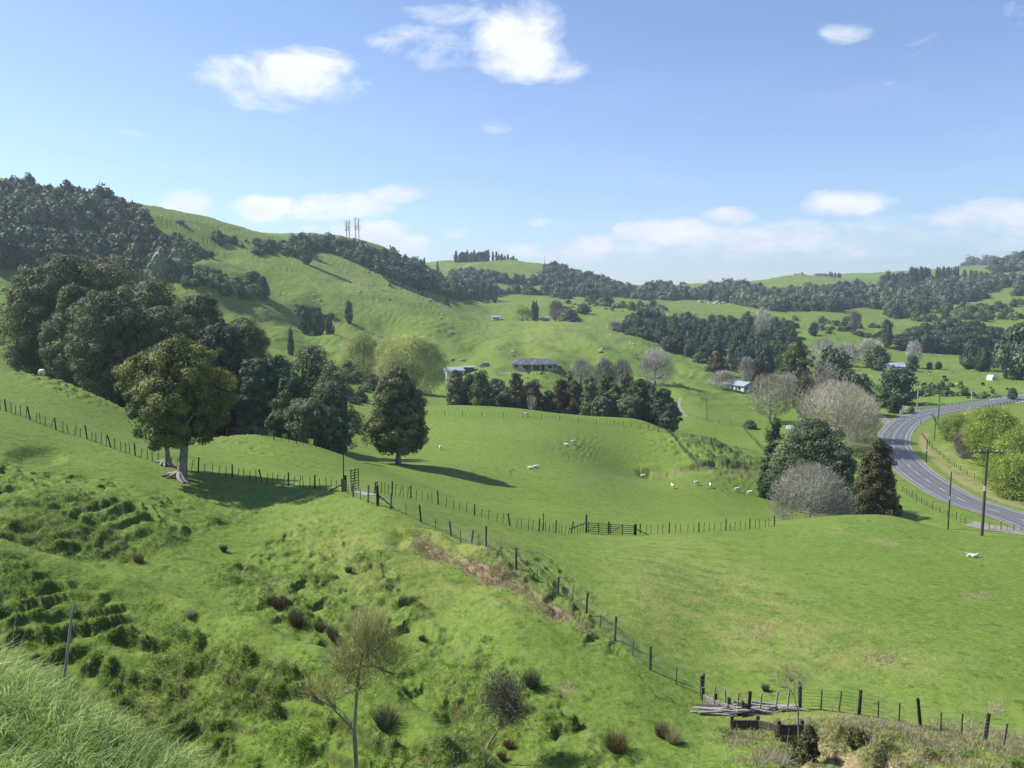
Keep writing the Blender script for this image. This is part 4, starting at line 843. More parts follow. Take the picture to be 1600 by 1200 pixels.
rowof_trees('pine_tree', 1157, 1190, 6, 1300, 442, 443, 9, ['dark', 'bush'], ['round'], 'dark round tree on the shoulder left of the skyline knoll', 'trees on the shoulder left of the knoll', 2)
# the spindly skyline gums with bare stems
def gum(px, Y, top, lab, seed):
    p = spot(px, Y); p.z -= .3; H = hgt(px, Y, top, p); rng = np.random.default_rng(seed)
    t = Geo(); tube(t, [(0, 0, 0), (.2, 0, H * .4), (0, .2, H * .8), (.3, 0, H)], np.array([.42, .36, .28, .12]), 5)
    c = Geo(); 
    for h in np.linspace(.68, .98, 7):
        n = 20; a = rng.uniform(0, 6.28, n); r = rng.uniform(.2, 2.6, n) * (1.15 - .5 * h); leaves(c, np.stack([np.cos(a) * r, np.sin(a) * r, H * h + rng.normal(0, .6, n)], 1), unit(rng.normal(size=(n, 3))), .30, rng.uniform(.2, .8, n), rng)
        tube(t, [(0, 0, H * h - 1), (math.cos(h * 40) * 1.8, math.sin(h * 40) * 1.8, H * h)], np.array([.12, .04]), 3)
    plant('gum_tree', p, lab, 'tree', c.mesh('gum_crown', [M['pale']]), t.mesh('gum_trunk', [M['bark_pale']]), 'bare stemmed gums on the skyline')
for px, top, lab in [(542, 345, 'leftmost bare stemmed gum on the skyline'), (546, 344, 'second bare stemmed gum from the left on the skyline'), (556, 340, 'tallest bare stemmed gum on the skyline'), (561, 341, 'rightmost bare stemmed gum on the skyline')]:
    gum(px, 640, top, lab, px)
# ---------------------------------------------------------------- bush-clad slopes, scrub, rocks, tufts
CELLA = np.zeros_like(GZ); CELLA[:-1, :-1] = np.diff(ya)[:, None] * np.diff(qa)[None] * GY[:-1, :-1]
PXG = pxof(qa[None], GZ / GY); ROWNOW = rowof(qa[None], GZ / GY)
def inside(poly, X, Y):
    r = np.zeros(X.shape, bool); n = len(poly)
    for i in range(n):
        x1, y1 = poly[i]; x2, y2 = poly[(i + 1) % n]
        if y1 == y2: continue
        c = ((y1 > Y) != (y2 > Y)) & (X < (x2 - x1) * (Y - y1) / (y2 - y1) + x1); r ^= c
    return r
def region(poly, y0, y1):
    return inside(poly, PXG, ROWNOW) & (GY > y0) & (GY < y1)
def scatter(mask_w, n, rng):
    w = (mask_w * CELLA).ravel(); s = w.sum()
    if s <= 0: return np.zeros((0, 3))
    k = rng.choice(len(w), size=n, p=w / s); i, j = np.unravel_index(k, GZ.shape)
    i = np.minimum(i, NR - 2); j = np.minimum(j, len(qa) - 2); a = rng.random(n); b = rng.random(n)
    y = ya[i] + a * (ya[i + 1] - ya[i]); q = qa[j] + b * (qa[j + 1] - qa[j])
    e = (Eg[i, j] * (1 - b) + Eg[i, j + 1] * b) * (1 - a) + (Eg[i + 1, j] * (1 - b) + Eg[i + 1, j + 1] * b) * a
    return np.stack([q * y, y, e * y + CZ], 1)
def mini_protos(n, clumps, leafn, leaf, shapes):
    out = []
    for i in range(n):
        g = crown(900 + i, 1, 1, shapes[i % len(shapes)], 0.0, clumps=clumps, leafn=leafn, leaf=leaf, cr=.2, rag=.2, core=.74, coret=.3)
        out.append((np.concatenate(g.v), np.concatenate(g.f), np.concatenate(g.t)))
    return out
MP = mini_protos(6, 12, 17, .070, ['dome', 'round', 'cone', 'dome'])
def woodland(name, mats, P, size, aspect, rng, kind='stuff', tintvar=.34):
    g = Geo(); n = len(P); which = rng.integers(0, len(MP), n); a = rng.uniform(0, 6.28, n)
    S = size * rng.choice([.5, .7, .85, 1.0, 1.25, 1.6], n) * rng.uniform(.85, 1.15, n); Hh = S * aspect * rng.uniform(.65, 1.4, n); tt = rng.normal(0, tintvar, n)
    for m in range(len(MP)):
        k = np.nonzero(which == m)[0]
        if len(k) == 0: continue
        V, Fc, T = MP[m]; c, s = np.cos(a[k])[:, None], np.sin(a[k])[:, None]
        X = (V[None, :, 0] * c - V[None, :, 1] * s) * S[k][:, None] + P[k, 0][:, None]; Y = (V[None, :, 0] * s + V[None, :, 1] * c) * S[k][:, None] + P[k, 1][:, None]
        Z = V[None, :, 2] * Hh[k][:, None] + P[k, 2][:, None] - .12 * S[k][:, None]
        VV = np.stack([X, Y, Z], -1).reshape(-1, 3); FF = (Fc[None] + (np.arange(len(k)) * len(V))[:, None, None]).reshape(-1, 4)
        g.add(VV, FF, (T[None] + tt[k][:, None]).ravel())
    o = put(name, g.mesh(name, mats)); o['kind'] = kind; return o
rw = np.random.default_rng(77)
WOODS = [  # outline in sight lines, near, far, count, diameter, aspect
 ([(-60,302),(45,302),(75,312),(110,312),(160,324),(200,338),(222,356),(232,378),(215,400),(150,412),(60,420),(-60,425)],300,525,2300,5.4,1.1),
 ([(205,330),(240,372),(262,410),(285,435),(250,440),(200,418),(212,390)],280,500,260,6.0,1.0),
 ([(450,388),(470,382),(520,386),(590,399),(640,414),(680,424),(715,440),(720,468),(690,462),(650,450),(610,436),(560,412),(520,396),(470,392)],380,790,1700,6.2,.85),
 ([(700,430),(750,432),(800,440),(842,440),(850,418),(880,420),(905,432),(960,446),(1010,458),(1060,466),(1060,474),(960,464),(880,468),(860,462),(800,460),(740,468),(705,466)],640,1200,1700,8,.8),
 ([(1000,456),(1110,451),(1150,452),(1190,460),(1160,476),(1110,470),(1060,468),(1010,462)],900,1650,1000,10,.9),
 ([(1110,464),(1150,454),(1200,464),(1250,458),(1300,456),(1370,450),(1400,444),(1500,442),(1560,438),(1640,446),(1640,464),(1560,462),(1500,474),(1440,490),(1400,500),(1380,484),(1340,480),(1280,492),(1220,488),(1160,478)],760,1350,4300,8.5,.9),
 ([(1560,412),(1640,400),(1640,430),(1590,432),(1545,428)],1000,1500,330,12,1.0),
 ([(1500,414),(1570,412),(1640,408),(1640,420),(1500,420)],2200,3100,160,24,.7)]
SCRUB = np.maximum(SCRUB, .85 * blob(1115, 708, 66, 26, 165, 212, .4, .38) * sstep(-.05, .3, n_big + .6 * n_med)); PW = []; SW = []; AW = []
for poly, y0, y1, n, dia, asp in WOODS:
    m = region(poly, y0, y1)
    if y1 > 1000: m = m * sstep(-.28, 0.0, fbm(GX / 110, GY / 110, 88, 2))
    SCRUB = np.maximum(SCRUB, m * .8)
    q = scatter(m * (1 / (GY * 1.0)), n, rw); PW.append(q); SW.append(np.full(n, float(dia))); AW.append(np.full(n, float(asp)))
PW = np.concatenate(PW); woodland('native_bush', [M['bush']], PW, np.concatenate(SW), np.concatenate(AW), rw)
# low scrub and bracken thinner on the open slopes
SCR = [([(245,400),(300,420),(350,430),(400,460),(385,470),(320,455),(265,440)],260,520,420,3.6,.7), ([(330,368),(390,378),(440,384),(480,392),(480,402),(430,402),(380,394),(335,384)],420,660,260,4.2,.7),
       ([(560,405),(640,440),(700,462),(660,464),(600,446),(550,420)],420,640,90,2.6,.7), ([(1400,478),(1480,468),(1600,470),(1640,500),(1500,502),(1430,504)],620,900,240,6,.8), ([(225,345),(270,365),(330,400),(300,412),(250,385)],360,520,110,4.0,.8),
       ([(960,480),(1040,478),(1040,487),(950,489)],600,850,50,5,.7),([(860,475),(940,470),(960,484),(880,488)],600,850,60,5,.7),([(1180,492),(1300,500),(1390,512),(1380,530),(1270,520)],480,760,90,5,.7),([(60,425),(150,418),(215,418),(250,440),(200,445),(60,440)],250,420,160,5,.8),
       ([(440,620),(560,600),(560,690),(440,690)],100,190,90,1.8,.7),([(540,570),(590,590),(560,640),(535,620)],170,290,70,3.2,.6),([(450,480),(520,485),(525,498),(450,495)],300,420,50,3.5,.5),([(150,545),(60,550),(30,600),(200,630)],120,170,60,2.0,.6),
       ([(1335,630),(1425,628),(1425,646),(1340,656)],230,300,30,2.2,.7),([(1440,596),(1480,600),(1480,622),(1440,622)],250,360,40,2.6,.8),([(1480,603),(1590,608),(1590,622),(1480,624)],270,370,40,2.2,.7),([(820,583),(930,585),(930,594),(820,592)],310,360,6,1.4,.7)]
P2 = []; S2 = []; A2 = []
for poly, y0, y1, n, dia, asp in SCR:
    m = region(poly, y0, y1); q = scatter(m * np.clip(0.2 + n_xl + n_big * .6, 0.02, 2), n, rw); P2.append(q); S2.append(np.full(len(q), float(dia))); A2.append(np.full(len(q), float(asp)))
woodland('scrub', [M['green']], np.concatenate(P2), np.concatenate(S2), np.concatenate(A2), rw)

# rocks: a lumpy low boulder mesh in a few forms
M['rock'] = plain('weathered_rock', (.36, .355, .335), (.14, .145, .13), .95, 1.4, bump=.6)
def rock_mesh(seed, sub=2):
    rng = np.random.default_rng(seed); bm = bmesh.new(); bmesh.ops.create_icosphere(bm, subdivisions=sub, radius=1)
    off = rng.normal(size=(7, 3)); 
    for v in bm.verts:
        d = v.co.normalized(); k = 1.0
        for o in off:
            t = d.x * o[0] + d.y * o[1] + d.z * o[2]
            if t > .8: k -= (t - .8) * .28
        v.co = Vector((d.x * 1.1, d.y * .9, d.z * .72)) * max(k, .35)
    me = bpy.data.meshes.new('boulder'); bm.to_mesh(me); bm.free(); me.materials.append(M['rock']); return me
ROCKS = [rock_mesh(300 + i) for i in range(5)]
rr = random.Random(12)
BOUL = [(845,511,.1),(775,524,.1)]
def boulder(px, row, y0, y1, size, lab, grp=None):
    p = hit(px, row, y0, y1); p.z -= size * .15
    o = put('boulder', ROCKS[rr.randint(0, 4)], None, p); s = size; o.scale = (s * rr.uniform(.8, 1.3), s * rr.uniform(.8, 1.2), s * rr.uniform(.7, 1.1)); o.rotation_euler = (rr.uniform(-.2, .2), rr.uniform(-.2, .2), rr.uniform(0, 6.28))
    tag(o, lab, 'boulder', grp)
for px, row, s, lab in [(745,520,2.0,'large boulder standing alone above the grey willow and the white shed'),(703,518,2.4,'flat wide boulder left of the largest lone one'),(683,515,1.5,'upright boulder at the left of the wide flat one'),(732,512,1.2,'boulder high in the middle of the slope above the shed'),
        (683,538,1.7,'boulder just above the right shoulder of the large willow'),(708,562,1.5,'boulder behind the white shed roof'),(721,563,2.0,'dark boulder right behind the white shed'),(762,534,1.9,'long boulder in the rubble above the hip roofed house'),(804,549,2.0,'dark rounded boulder above the left end of the hip roofed house'),
        (802,556,1.3,'smaller boulder below the dark rounded one'),(818,567,1.6,'boulder just behind the hip roofed house roof'),(652,525,1.8,'boulder beside the top of the large willow'),(937,549,2.2,'boulder outcrop left of the hill fence line'),(940,545,1.5,'upper stone of the outcrop left of the hill fence line'),
        (562,456,1.6,'dark boulder on the crest of the bright slope'),(700,477,1.6,'boulder on the spur below the forest'),(658,505,1.3,'boulder on the dark slope above the willows'),(1369,631,1.1,'grey boulder on the grass left of the farm drive'),(1364,634,.9,'second grey boulder beside the farm drive')]:
    boulder(px, row, 220 if row > 470 and row < 600 else (230 if row > 600 else 380), 640, s, lab)
for (x0, r0, x1, r1, wdt, n, s, lab, grp) in [(530,430,690,476,10,34,1.0,'grey stone in the band of rubble along the bright spur','rubble along the bright spur'),(755,538,820,566,8,26,.7,'pale stone in the rubble fan above the hip roofed house','rubble fan above the house'),
        (480,455,500,475,8,8,1.1,'stone of the small outcrop on the bright slope','outcrop on the bright slope'),(590,470,720,505,10,22,.8,'stone scattered over the dark side of the spur','stones on the dark side of the spur'),(350,378,450,392,6,16,1.3,'rock among the skyline scrub on the left','rocks in the skyline scrub'),
        (640,520,700,548,8,12,.6,'small stone on the slope above the large willow','stones above the large willow')]:
    for i in range(n):
        t = rr.random(); boulder(x0 + (x1 - x0) * t + rr.uniform(-8, 8), r0 + (r1 - r0) * t + rr.uniform(-wdt, wdt), 250, 680, s * rr.choice([.5, .6, .8, 1, 1.5]), lab, grp)
for i in range(45):
    t = rr.random(); boulder(1500 + 80 * t + rr.uniform(-30, 20), 478 + 14 * rr.random() + 8 * (1 - t), 640, 880, rr.uniform(1.2, 3.2), 'pale rock strewn on the far right slope below the forest', 'rocks on the far right slope')
for i in range(14): boulder(rr.uniform(1090, 1135), rr.uniform(470, 476), 880, 1150, rr.uniform(3, 6), 'pale bluff rock under the forest in the gap', 'bluffs in the gap')

# tufts and tussocks on the near broken slopes
def tufts(name, P, nb, ln, wd, keys, rng, spread=.5, kind='stuff', tint=.5):
    g = Geo(); n = len(P); Pn = np.repeat(P, nb, 0) + rng.normal(size=(n * nb, 3)) * np.array([.05, .05, 0]); Pn[:, 2] -= .03
    d = rng.normal(size=(n * nb, 3)) * spread + np.array([.1, 0, 1.0]); L_ = np.repeat(rng.uniform(.6, 1.5, n), nb) * rng.uniform(.6, 1.1, n * nb) * ln
    slivers(g, Pn, d, L_, wd, np.repeat(rng.uniform(.2, .8, n), nb) + rng.normal(0, .12, n * nb) + tint - .5, rng)
    o = put(name, g.mesh(name, [M[keys]])); o['kind'] = kind; return o
fr = ((PXG > -60) & (PXG < 1660) & (ROWNOW < 1300))
rgh = np.clip(ROUGH + bank * .9 + HEAVY, 0, 1) * fr
heavy_tufts = tufts('weeds', scatter(fr * HEAVY * sstep(.0, .3, -n_med * 0 + MICRO) / GY, 9000, rw), 5, .13, .025, 'tussock', rw, .7)
tufts('grass_tufts', scatter(rgh * (GY < 75) * np.clip(.25 + n_med + .6 * n_big, .03, 2) / GY, 30000, rw), 5, .13, .022, 'tussock', rw, .8)
tufts('pasture_tufts', scatter(fr * (GY > 18) * (GY < 80) * (1 - BARE) / GY, 34000, rw), 4, .07, .02, 'tussock', rw, .9)
dryw = fr * (GY < 64) * np.clip(rgh * np.clip(n_big * 1.5 + .1, 0, 1) * .35 + BARE * 1.2 * (GY > 36) + dryb * .1 + 2.4 * blob(1380,1165,240,40,25,34) * np.clip(.3 + n_med, 0, 1), 0, 3) * (1 - .85 * (BARE > .3) * (GY < 36))
tufts('dry_grass', scatter(dryw / GY, 17000, rw), 6, .22, .018, 'drygrass', rw, .7)
sc = fr * (GY < 62) * (1 - sstep(.3, 1.3, np.abs(Sa * Da + .1))) * (Da < 4) * np.clip(.2 + n_med, 0, 1)
tufts('bank_grass', scatter(sc, 1500, rw), 6, .20, .02, 'drygrass', rw, .8)
# rounded tussocks that make the slopes lumpy
def tussocks(name, P, nb, rad_, key, rng):
    g = Geo(); n = len(P); R = np.repeat(rad_ * rng.uniform(.5, 1.6, n), nb); d = unit(rng.normal(size=(n * nb, 3)) * np.array([1, 1, .35]) + np.array([0, 0, .75]))
    P0 = np.repeat(P, nb, 0) + d * np.array([1, 1, .45]) * R[:, None] * .25; P0[:, 2] -= .03
    slivers(g, P0, d * np.array([1, 1, .8]) + rng.normal(size=(n * nb, 3)) * .2, R * rng.uniform(.6, 1.0, n * nb), R * .10, np.repeat(rng.uniform(.15, .8, n), nb) + rng.normal(0, .12, n * nb), rng)
    o = put(name, g.mesh(name, [M[key]])); o['kind'] = 'stuff'
tw_ = np.clip(ROUGH * (.2 + patch) + .45 * HEAVY, 0, 1.5) * fr * (GY < 80)
tussocks('tussocks', scatter(tw_ * np.clip(.15 + n_m + .4 * n_big, .02, 2) / GY ** .6, 21000, rw), 22, .105, 'tussock', rw)
# foreground verge
def foreground():
    rng = np.random.default_rng(3); g = Geo()
    m = (GY > 1.6) & (GY < 8.5) & (PXG > -400) & (PXG < 560)
    P = scatter(m / GY ** 1.1, 62000, rng); n = len(P); P[:, 2] -= .02
    cl = perlin(P[:, 0] * 3.1, P[:, 1] * 3.1, 5); L_ = rng.uniform(.06, .20, n) * (1 + .9 * cl)
    d0 = unit(rng.normal(size=(n, 3)) * .5 + np.array([.45, -.1, .9])); d1 = unit(d0 + rng.normal(size=(n, 3)) * .5 + np.array([.45, -.1, -.5])); side = unit(np.cross(d0, rng.normal(size=(n, 3))))
    w = rng.uniform(.0018, .004, n)[:, None]; L_ = np.clip(L_, .03, .4)[:, None]
    a = P; b = P + d0 * L_ * .6; c = b + d1 * L_ * .5
    V = np.stack([a - side * w, a + side * w, b + side * w * .9, b - side * w * .9, c + side * w * .1, c - side * w * .1], 1).reshape(-1, 3)
    i = np.arange(n)[:, None] * 6; Fc = np.concatenate([i + np.array([[0, 1, 2, 3]]), i + np.array([[3, 2, 4, 5]])]); T = np.clip(.5 + cl * .7 + rng.normal(0, .2, n), 0, 1); g.add(V, Fc, np.tile(T, 2))
    o = put('grass', g.mesh('grass', [M['lush']])); o['kind'] = 'stuff'
    g = Geo(); P = scatter(m / GY, 2200, rng); n = len(P)
    slivers(g, P, rng.normal(size=(n, 3)) * .6 + np.array([.5, 0, .8]), rng.uniform(.1, .38, n), .004, rng.uniform(.3, 1, n), rng)
    o = put('dry_stalks', g.mesh('dry_stalks', [M['drygrass']])); o['kind'] = 'stuff'
M['lush'] = leaf_material('lush_blade', (.110, .190, .045), (.240, .370, .110), (.480, .540, .200), .45, .45)
foreground()

# single rush clumps, shrubs and saplings on the near slopes
def rush(px, row, y0, y1, h, w, lab, key='rush', n=500, nm='rush_clump', cat='rush clump', spread=.55):
    p = hit(px, row, y0, y1); rng = np.random.default_rng(int(px * 7 + row)); g = Geo()
    a = rng.uniform(0, 6.28, n); r = np.sqrt(rng.random(n)) * w * .25; P = np.stack([np.cos(a) * r, np.sin(a) * r, np.full(n, -.05)], 1)
    d = np.stack([np.cos(a) * r / w * 3 * spread, np.sin(a) * r / w * 3 * spread, np.ones(n)], 1) + rng.normal(size=(n, 3)) * .16
    slivers(g, P, d, h * rng.uniform(.5, 1.15, n), .016, rng.uniform(.1, .9, n), rng)
    o = put(nm, g.mesh(nm, [M[key]]), None, p); tag(o, lab, cat)
for px, row, y0, y1, h, w, lab, key in [
    (434,950,36,60,.75,.75,'upper left rush clump of the reddish pair behind the near ridge','rush'),(464,978,36,60,.95,.85,'lower right rush clump of the reddish pair behind the near ridge','rush'),(217,878,40,60,.5,.7,'small dark rush clump on the smooth track','rush'),(350,862,40,60,.5,.35,'slim green rush tuft below the big tree shadow','greygorse'),
    (831,1072,30,48,.85,.8,'pale grey round bush clump above the leaning bush','greygorse'),(962,1172,26,44,.9,1.3,'wide dark brown rush clump near the bottom edge','rush'),(1034,1150,28,44,.6,.7,'left rush clump of the spiky pair near the bottom','rush'),(1052,1160,28,44,.6,.8,'right rush clump of the spiky pair near the bottom','drygrass'),
    (796,1168,26,44,.4,.5,'small brown clump beside the leaning trunk','rush'),(784,1186,26,40,.35,.5,'low brown tuft by the bottom of the gully','rush'),(1196,1080,30,48,.4,.3,'tiny sprig behind the stacked boards','greygorse'),(520,996,34,60,.6,.7,'grey tangle of sprigs at the end of the near ridge','greygorse'),(500,985,34,60,.5,.7,'brown tangle left of the grey sprigs','rush'),
    (602,1135,20,34,.75,.9,'pale dead fern patch behind the near sapling','greygorse'),(660,1000,36,60,.3,.4,'small tuft above the sapling crown','rush'),(545,893,40,60,.35,.6,'dark green weed tuft on the broken slope','green'),(298,962,28,44,.3,.6,'pale tuft on top of the near ridge','drygrass')]:
    rush(px, row, y0, y1, h, w, lab, key)
def bush(nm, px, Y, row_top, w, lab, key, seed, **kw):
    leafy(nm, px, Y, row_top, w, lab, key, seed, cat='shrub', shape='round', base=.0, clumps=30, leafn=60, leaf=.07, cr=.2, core=.6, tr=.03, n=3, **kw)
bush('dark_bush', 1338, 31.5, 1140, 30, 'brown green bush right of the bare clay on the broken bank', 'bronze', 602)
bush('dark_bush', 1262, 31, 1134, 30, 'dark bush beside the old board wall', 'bronze', 603)
bush('dark_bush', 875, 200, 683, 0.1, 'x', 'dark', 604) if False else None
# sapling in front: pale stem, feathery crown in several heads
def sapling(px, Y, row0, parts, lab, key, seed, tr, lean=(0, 0), nm='manuka_tree', tl=.35, tw=.012):
    p = spot(px, Y); p.z -= .2; rng = np.random.default_rng(seed); g = Geo(); t = Geo()
    H = hgt(px, Y, row0, p)
    q0, _ = qe(px, 600)
    def at(ppx, row, dy=0):
        Yy = Y + dy; q, e = qe(ppx, row); return np.array([q * Yy - p.x, Yy - p.y, e * Yy + CZ - p.z])
    trunk = [np.zeros(3)] + [at(*a) for a in parts['stem']]; trunk = np.array(trunk); r = np.linspace(tr, tr * .35, len(trunk)); tube(g, trunk, r, 7)
    for hd in parts['heads']:
        c = at(hd[0], hd[1], hd[4]); sx = hd[2] / F * Y; sz = hd[3] / F * Y; src = trunk[min(hd[5], len(trunk) - 1)]
        m = (src + c) / 2 + rng.normal(size=3) * .1; cc = c - np.array([0, 0, sz * .5]); tube(g, [src, m * .6 + src * .2 + cc * .2, cc, c], np.array([tr * .38, tr * .27, tr * .16, tr * .06]), 5)
        for k in range(14):
            d = rng.normal(size=3) * np.array([sx, sx, sz]) * .55; tube(g, [cc * .7 + src * .3, cc + d * .4, c + d], np.array([tr * .22, tr * .14, tr * .05]), 3)
        n = hd[6]; d = rng.normal(size=(n, 3)) * .42; d = d / np.maximum(1, np.linalg.norm(d, axis=1, keepdims=True) ** .7); P = c + d * np.array([sx, sx, sz])
        slivers(t, P, rng.normal(size=(n, 3)) * .5 + d * .6 + np.array([0, 0, .75]), tl * rng.uniform(.4, 1.2, n), tw, rng.uniform(.1, .9, n) + .1, rng)
        if hd[7]: slivers(t, P[:hd[7]] + np.array([0, 0, sz * .35]), rng.normal(size=(hd[7], 3)) * .3 + np.array([0, 0, 1]), tl * 1.3, tw * .7, 1.0, rng)
    root = empty(nm, p, lab, 'tree'); put('crown', t.mesh('sapling_crown', [M[key]]), root); put('trunk', g.mesh('sapling_trunk', [M['bark_grey']], True), root)
sapling(556, 22, 1000, {'stem': [(556,1190),(553,1140),(557,1080),(563,1040),(568,1010)], 'heads': [(578,1002,42,40,0,5,1900,700),(604,1030,38,36,.4,4,900,200),(540,1038,38,36,-.3,4,800,60),(512,1085,30,24,.6,2,450,0),(562,1062,40,26,-.6,3,600,0),(486,1078,18,18,-.2,2,240,0)]}, 'slender pale stemmed sapling with feathery olive crown at the bottom of the picture', 'manuka', 611, .085)
def sapling_small():
    sapling(748, 31, 1060, {'stem': [(765,1160),(778,1140),(784,1118)], 'heads': [(788,1090,38,44,0,3,5200,0),(800,1112,28,24,.3,3,1600,0)]}, 'small leaning tree with grey rounded crown in the gully', 'greygorse', 612, .06, nm='leaning_tree', tl=.18, tw=.020)
    sapling(1249, 33, 1050, {'stem': [(1247,1112),(1240,1085)], 'heads': [(1222,1062,26,20,0,2,420,0),(1250,1058,28,22,.3,2,480,0),(1236,1050,24,16,-.3,2,260,0)]}, 'thin bare twiggy shrub rising behind the stacked boards', 'greygorse', 613, .045, nm='twiggy_shrub', tl=.22, tw=.006)
sapling_small()
# pale sticks in the verge
def stick(pts, Y, lab, r=.008):
    q, e = qe(*pts[0]); base = Vector((q * Y, Y, e * Y + CZ)); g = Geo(); P = []
    for a in pts: q, e = qe(*a); P.append((q * Y - base.x, 0, e * Y + CZ - base.z))
    P[0] = (P[0][0], 0, min(P[0][2], ground(base.x, base.y) - base.z - .05)); tube(g, P, np.linspace(r, r * .6, len(P)), 6)
    o = put('dead_stick', g.mesh('dead_stick', [M['bark_pale']], True), None, base); tag(o, lab, 'stick')
stick([(94,1092),(103,1040),(108,1000),(111,965),(117,944)], 5.9, 'tall pale bent stick standing in the near verge', .013)
stick([(15,1022),(21,985),(26,960)], 6.2, 'short faint stick at the left edge behind the verge', .004)
# ---------------------------------------------------------------- road, drives, bridge
M['asphalt'] = plain('asphalt', (.150, .156, .172), (.118, .124, .140), .85, .35)
M['paint'] = plain('road_paint', (.50, .50, .49), (.34, .34, .34), .6, 1.2)
M['worn'] = plain('worn_asphalt', (.118, .122, .135), (.095, .099, .110), .7, .3)
M['gravel'] = plain('gravel', (.27, .255, .225), (.19, .185, .15), .95, 2)
M['clay'] = plain('clay_verge', (.33, .27, .19), (.22, .19, .11), .95, .6)
M['timber'] = plain('weathered_timber', (.115, .100, .082), (.055, .050, .042), .9, 3, stretch=(5, 5, .8))
M['timber_dark'] = plain('dark_timber', (.045, .040, .034), (.022, .020, .018), .9, 3)
M['timber_pale'] = plain('silvery_timber', (.38, .36, .33), (.20, .185, .165), .85, 3, stretch=(4, 4, 1))
M['wire'] = plain('fence_wire', (.20, .20, .20), (.14, .14, .14), .6, 3, metal=.6)
M['concrete'] = plain('concrete', (.46, .45, .43), (.36, .35, .33), .9, 2)
M['white'] = plain('white_paint', (.74, .75, .76), (.64, .65, .66), .6, 2)
M['galv'] = plain('galvanised_iron', (.60, .63, .66), (.48, .51, .54), .45, 2, metal=.5)
def frames_of(P):
    T = np.gradient(P[:, :2], axis=0); T /= np.linalg.norm(T, axis=1, keepdims=True); return T, np.stack([-T[:, 1], T[:, 0]], 1)
RCf = catmull(rp, 26)
def strip(P, a, b, dz, matk, name, drape=False, kind='structure', t0=0, t1=None):
    T, Nn = frames_of(P); P = P[t0:t1]; Nn = Nn[t0:t1]; m = 5 if drape else 2; V = []
    for k in np.linspace(0, 1, m):
        off = a + (b - a) * k; q = P[:, :2] + Nn * (off[:, None] if np.ndim(off) else off)
        z = np.array([ground(x, y) for x, y in q]) + dz if drape else P[:, 2] + CZ + dz
        V.append(np.column_stack([q, z]))
    V = np.stack(V, 1); n = len(P); i = np.arange(n * m).reshape(n, m)
    Fc = np.stack([i[:-1, :-1], i[:-1, 1:], i[1:, 1:], i[1:, :-1]], -1).reshape(-1, 4)
    return V.reshape(-1, 3), Fc
def joined(name, items, matk, kind='structure'):
    g = Geo()
    for V, Fc in items: g.add(V, Fc, .5)
    o = put(name, g.mesh(name, [M[matk]])); 
    if kind: o['kind'] = kind
    return o
joined('road', [strip(RCf, -3.9, 3.9, .03, 'asphalt', '')], 'asphalt')
joined('gravel_shoulder', [strip(RCf, -4.4, 4.4, .0, '', '')], 'gravel')
ds = np.concatenate([[0], np.cumsum(np.linalg.norm(np.diff(RCf[:, :2], axis=0), axis=1))])
def resample(P, s0, s1, step=1.0):
    s = np.arange(s0, s1 + .01, step); d = np.concatenate([[0], np.cumsum(np.linalg.norm(np.diff(P[:, :2], axis=0), axis=1))])
    return np.column_stack([np.interp(s, d, P[:, k]) for k in range(P.shape[1])])
joined('road_wear', [strip(RCf, a, b, .033, '', '') for a, b in ((-2.6, -2.05), (-1.15, -.6), (.6, 1.15), (2.05, 2.6))], 'worn')
mk = [strip(RCf, 3.08, 3.19, .036, '', ''), strip(RCf, -3.19, -3.08, .036, '', '')]
s = 4
while s < ds[-1] - 6:
    q = resample(RCf, s, s + 3, 1.0)
    if len(q) > 2: mk.append(strip(q, -.08, .08, .036, '', ''))
    s += 8 if s < 105 else 5.5
joined('road_markings', mk, 'paint')
# land beside the road: clay cut on the outside of the bend, dry grass beyond, creek under the bridge
rd_side = _sd * Dr
BARE[:] = np.maximum(BARE, .62 * sstep(6.2, 6.8, rd_side * -1 + .5 * n_med) * (1 - sstep(8.2, 9.2, rd_side * -1 + .5 * n_med)) * (GY > 120) * (GY < 232) * (Dr < 20))
dryb[:] = np.maximum(dryb, 1.6 * sstep(8.6, 9.5, -rd_side) * (1 - sstep(12, 16, -rd_side + 2 * n_med)) * (GY > 118) * (GY < 215) * (Dr < 24) * (Dr > 1))
GZ[:] -= 3.0 * (1 - sstep(10, 20, np.hypot(GX - 197, GY - 318))) * (1 - sstep(10, 22, Dr)) * sstep(304, 309, GY) * (1 - sstep(336, 344, GY))
def drive(pts, w, name, matk='gravel', n=10, dz=.05):
    P = []
    for (px, row, y0, y1) in pts: h = hit(px, row, y0, y1); P.append((h.x, h.y, h.z))
    P = catmull(P, n); V, Fc = strip(P, -w / 2, w / 2, dz, '', '', drape=True); g = Geo(); g.add(V, Fc, .5); o = put(name, g.mesh(name, [M[matk]])); o['kind'] = 'structure'
drive([(1404,668,215,260),(1385,660,215,270),(1370,648,220,290),(1352,640,230,300)], 3.4, 'farm_drive')
drive([(1452,645,255,290),(1428,641,250,300),(1414,634,255,300),(1404,628,262,310)], 4.2, 'side_road')
drive([(1640,836,118,140),(1590,831,120,142),(1545,824,120,146),(1515,818,122,146)], 4.0, 'gravel_apron', 'gravel')
drive([(780,583,320,370),(800,583,320,370),(815,583,320,370)], 3, 'house_drive', 'gravel')
drive([(1063,622,270,340),(1061,632,260,330),(1065,642,250,320),(1072,652,235,310)], 0.9, 'limestone_track', 'gravel')
drive([(556,768,60,80),(572,771,60,80),(584,774,60,78)], 1.6, 'limestone_pad', 'concrete', 6, .04)

